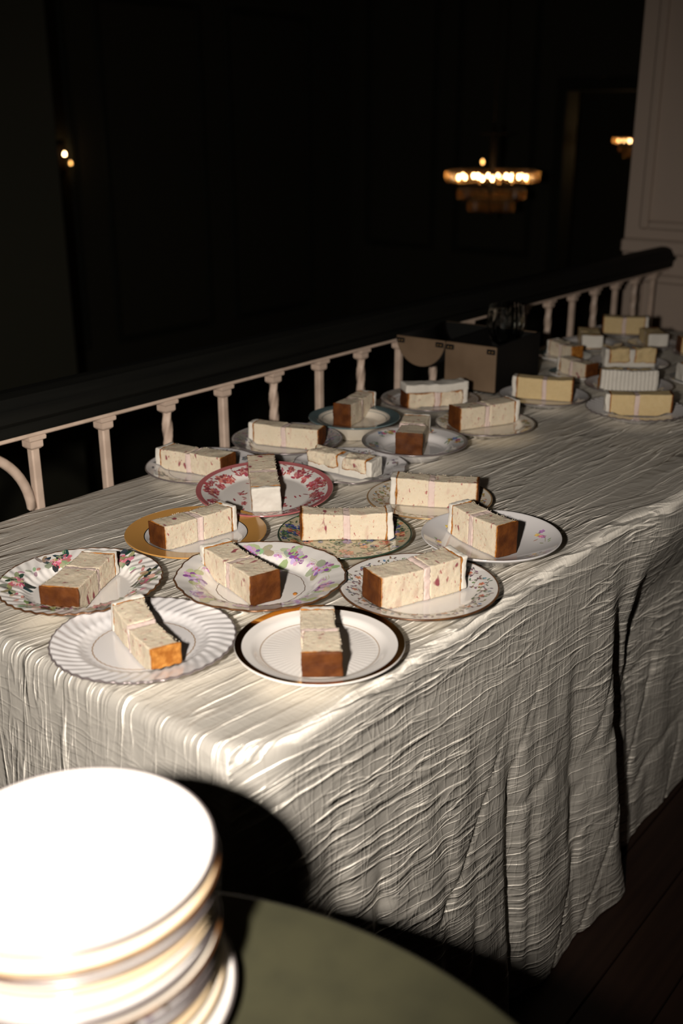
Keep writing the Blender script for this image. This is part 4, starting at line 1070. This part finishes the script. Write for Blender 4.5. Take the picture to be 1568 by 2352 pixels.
# ================================================================== CHANDELIERS
M['bulb'] = emat('amber_bulb', (1.0, 0.63, 0.29), 26.0)
M['bulb_dim'] = emat('dim_amber_bulb', (1.0, 0.50, 0.14), 5.0)
mc, tcn, bc = new_mat('amber_crystal')
bc.inputs['Base Color'].default_value = (0.62, 0.38, 0.16, 1); bc.inputs['Transmission Weight'].default_value = 0.75; bc.inputs['Roughness'].default_value = 0.25; bc.inputs['IOR'].default_value = 1.3
M['crystal'] = mc
M['antique'] = pmat('antique_brass', (0.02, 0.013, 0.008), 0.7, 0.6)
def prism_ring(r, z0, z1, n, w):
    b = MB()
    for i in range(n):
        a = 2*PI*i/n; c, s = math.cos(a), math.sin(a)
        k = len(b.v)
        for z, ww in ((z1, w*0.6), (z0+0.02, w), (z0, 0.001)):
            for u, v in ((0, 1), (1, 0), (0, -1), (-1, 0)):
                b.v.append((r*c + ww*(u*c - v*s), r*s + ww*(u*s + v*c), z))
        for l in range(2):
            for j in range(4):
                A = k+l*4+j; B = k+l*4+(j+1) % 4; b.f.append((A, B, B+4, A+4))
    return b
def chandelier(loc, label, scale=1.0, nb=17, ph=0.0):
    t = empty('crystal_chandelier', loc); tag(t, label, 'chandelier', 'crystal chandeliers hanging over the dark hall')
    def S(o): return o
    up = 3.6 - loc[2]
    q = scale
    MB().tube([(0, 0, 0.36*q), (0, 0, up - 0.03)], 0.005, 8).build('hanging_rod', M['antique'], t, True)
    MB().lathe([(0.0, up-0.04), (0.07, up-0.035), (0.075, up-0.001), (0.0, up-0.001)], 24).build('ceiling_rose', M['antique'], t, True)
    MB().lathe([(0.0, -0.30*q), (0.012, -0.28*q), (0.02, -0.1*q), (0.015, 0.1*q), (0.03, 0.25*q), (0.012, 0.36*q), (0.0, 0.37*q)], 16).build('stem', M['antique'], t, True)
    for r, z in ((0.33, 0.045), (0.24, -0.085), (0.16, -0.165), (0.09, 0.30)):
        pts = [(r*q*math.cos(2*PI*i/40), r*q*math.sin(2*PI*i/40), z*q) for i in range(41)]
        MB().tube(pts, 0.006, 6, False).build('ring', M['antique'], t, True)
    for ti, (r, z0, z1, n) in enumerate(((0.335, -0.03, 0.045, 64), (0.245, -0.15, -0.085, 44), (0.165, -0.24, -0.165, 30))):
        o = prism_ring(r*q, z0*q, z1*q, n, 0.010).build('crystal_tier', M['crystal'], t); o['kind'] = 'stuff'
    for i in range(6):
        a = 2*PI*i/6 + 0.3
        MB().tube([(0, 0, -0.02*q), (0.12*q*math.cos(a), 0.12*q*math.sin(a), -0.045*q), (0.20*q*math.cos(a), 0.20*q*math.sin(a), -0.015*q)], 0.005, 6).build('arm', M['antique'], t, True)
    bm_ = MB().lathe([(0.0, -0.014), (0.008, -0.009), (0.011, 0.0), (0.007, 0.013), (0.0, 0.024)], 12)
    b0 = bm_.build('bulb', M['bulb'], t, True)
    for i in range(nb):
        o = b0 if i == 0 else link(b0.copy(), t)
        a = 2*PI*i/nb + ph; rr_ = (0.20, 0.27, 0.14)[i % 3]*q; o.location = (rr_*math.cos(a), rr_*math.sin(a), 0.004*((i*7) % 3 - 1))
    return t, b0
c1, b0 = chandelier((6.92, 4.164, 0.905), 'lit crystal chandelier with amber band hanging in the dark hall')
ub = bpy.data.objects.new('bulb', b0.data.copy()); ub.data.materials.clear(); ub.data.materials.append(M['bulb_dim']); link(ub, c1); ub.location = (-0.047, 0.058, 0.104)
chandelier((13.24, 5.885, 1.05), 'small lit chandelier seen through the far doorway', 0.85, 14, 0.4)
# wall lamp peeping past the pier
sl = empty('wall_sconce', (7.41, 9.855, 0.915)); tag(sl, 'two-candle wall sconce half hidden by the dark pier', 'sconce')
MB().bbox((-0.05, 0.0, -0.16), (0.05, 0.04, 0.16), 0.01).build('back_plate', M['antique'], sl)
for dx, dz, m_ in ((-0.034, 0.046, M['bulb']), (0.036, -0.049, M['bulb_dim'])):
    MB().tube([(0, 0.0, -0.10), (dx, -0.08, -0.10+dz*0.3), (dx, -0.09, dz-0.05)], 0.007, 8).build('arm', M['antique'], sl, True)
    q = MB().lathe([(0.0, -0.014), (0.010, -0.009), (0.014, 0.0), (0.009, 0.016), (0.0, 0.03)], 12); q.v = [(x+dx, y-0.09, z+dz) for x, y, z in q.v]
    q.build('bulb', m_, sl, True)
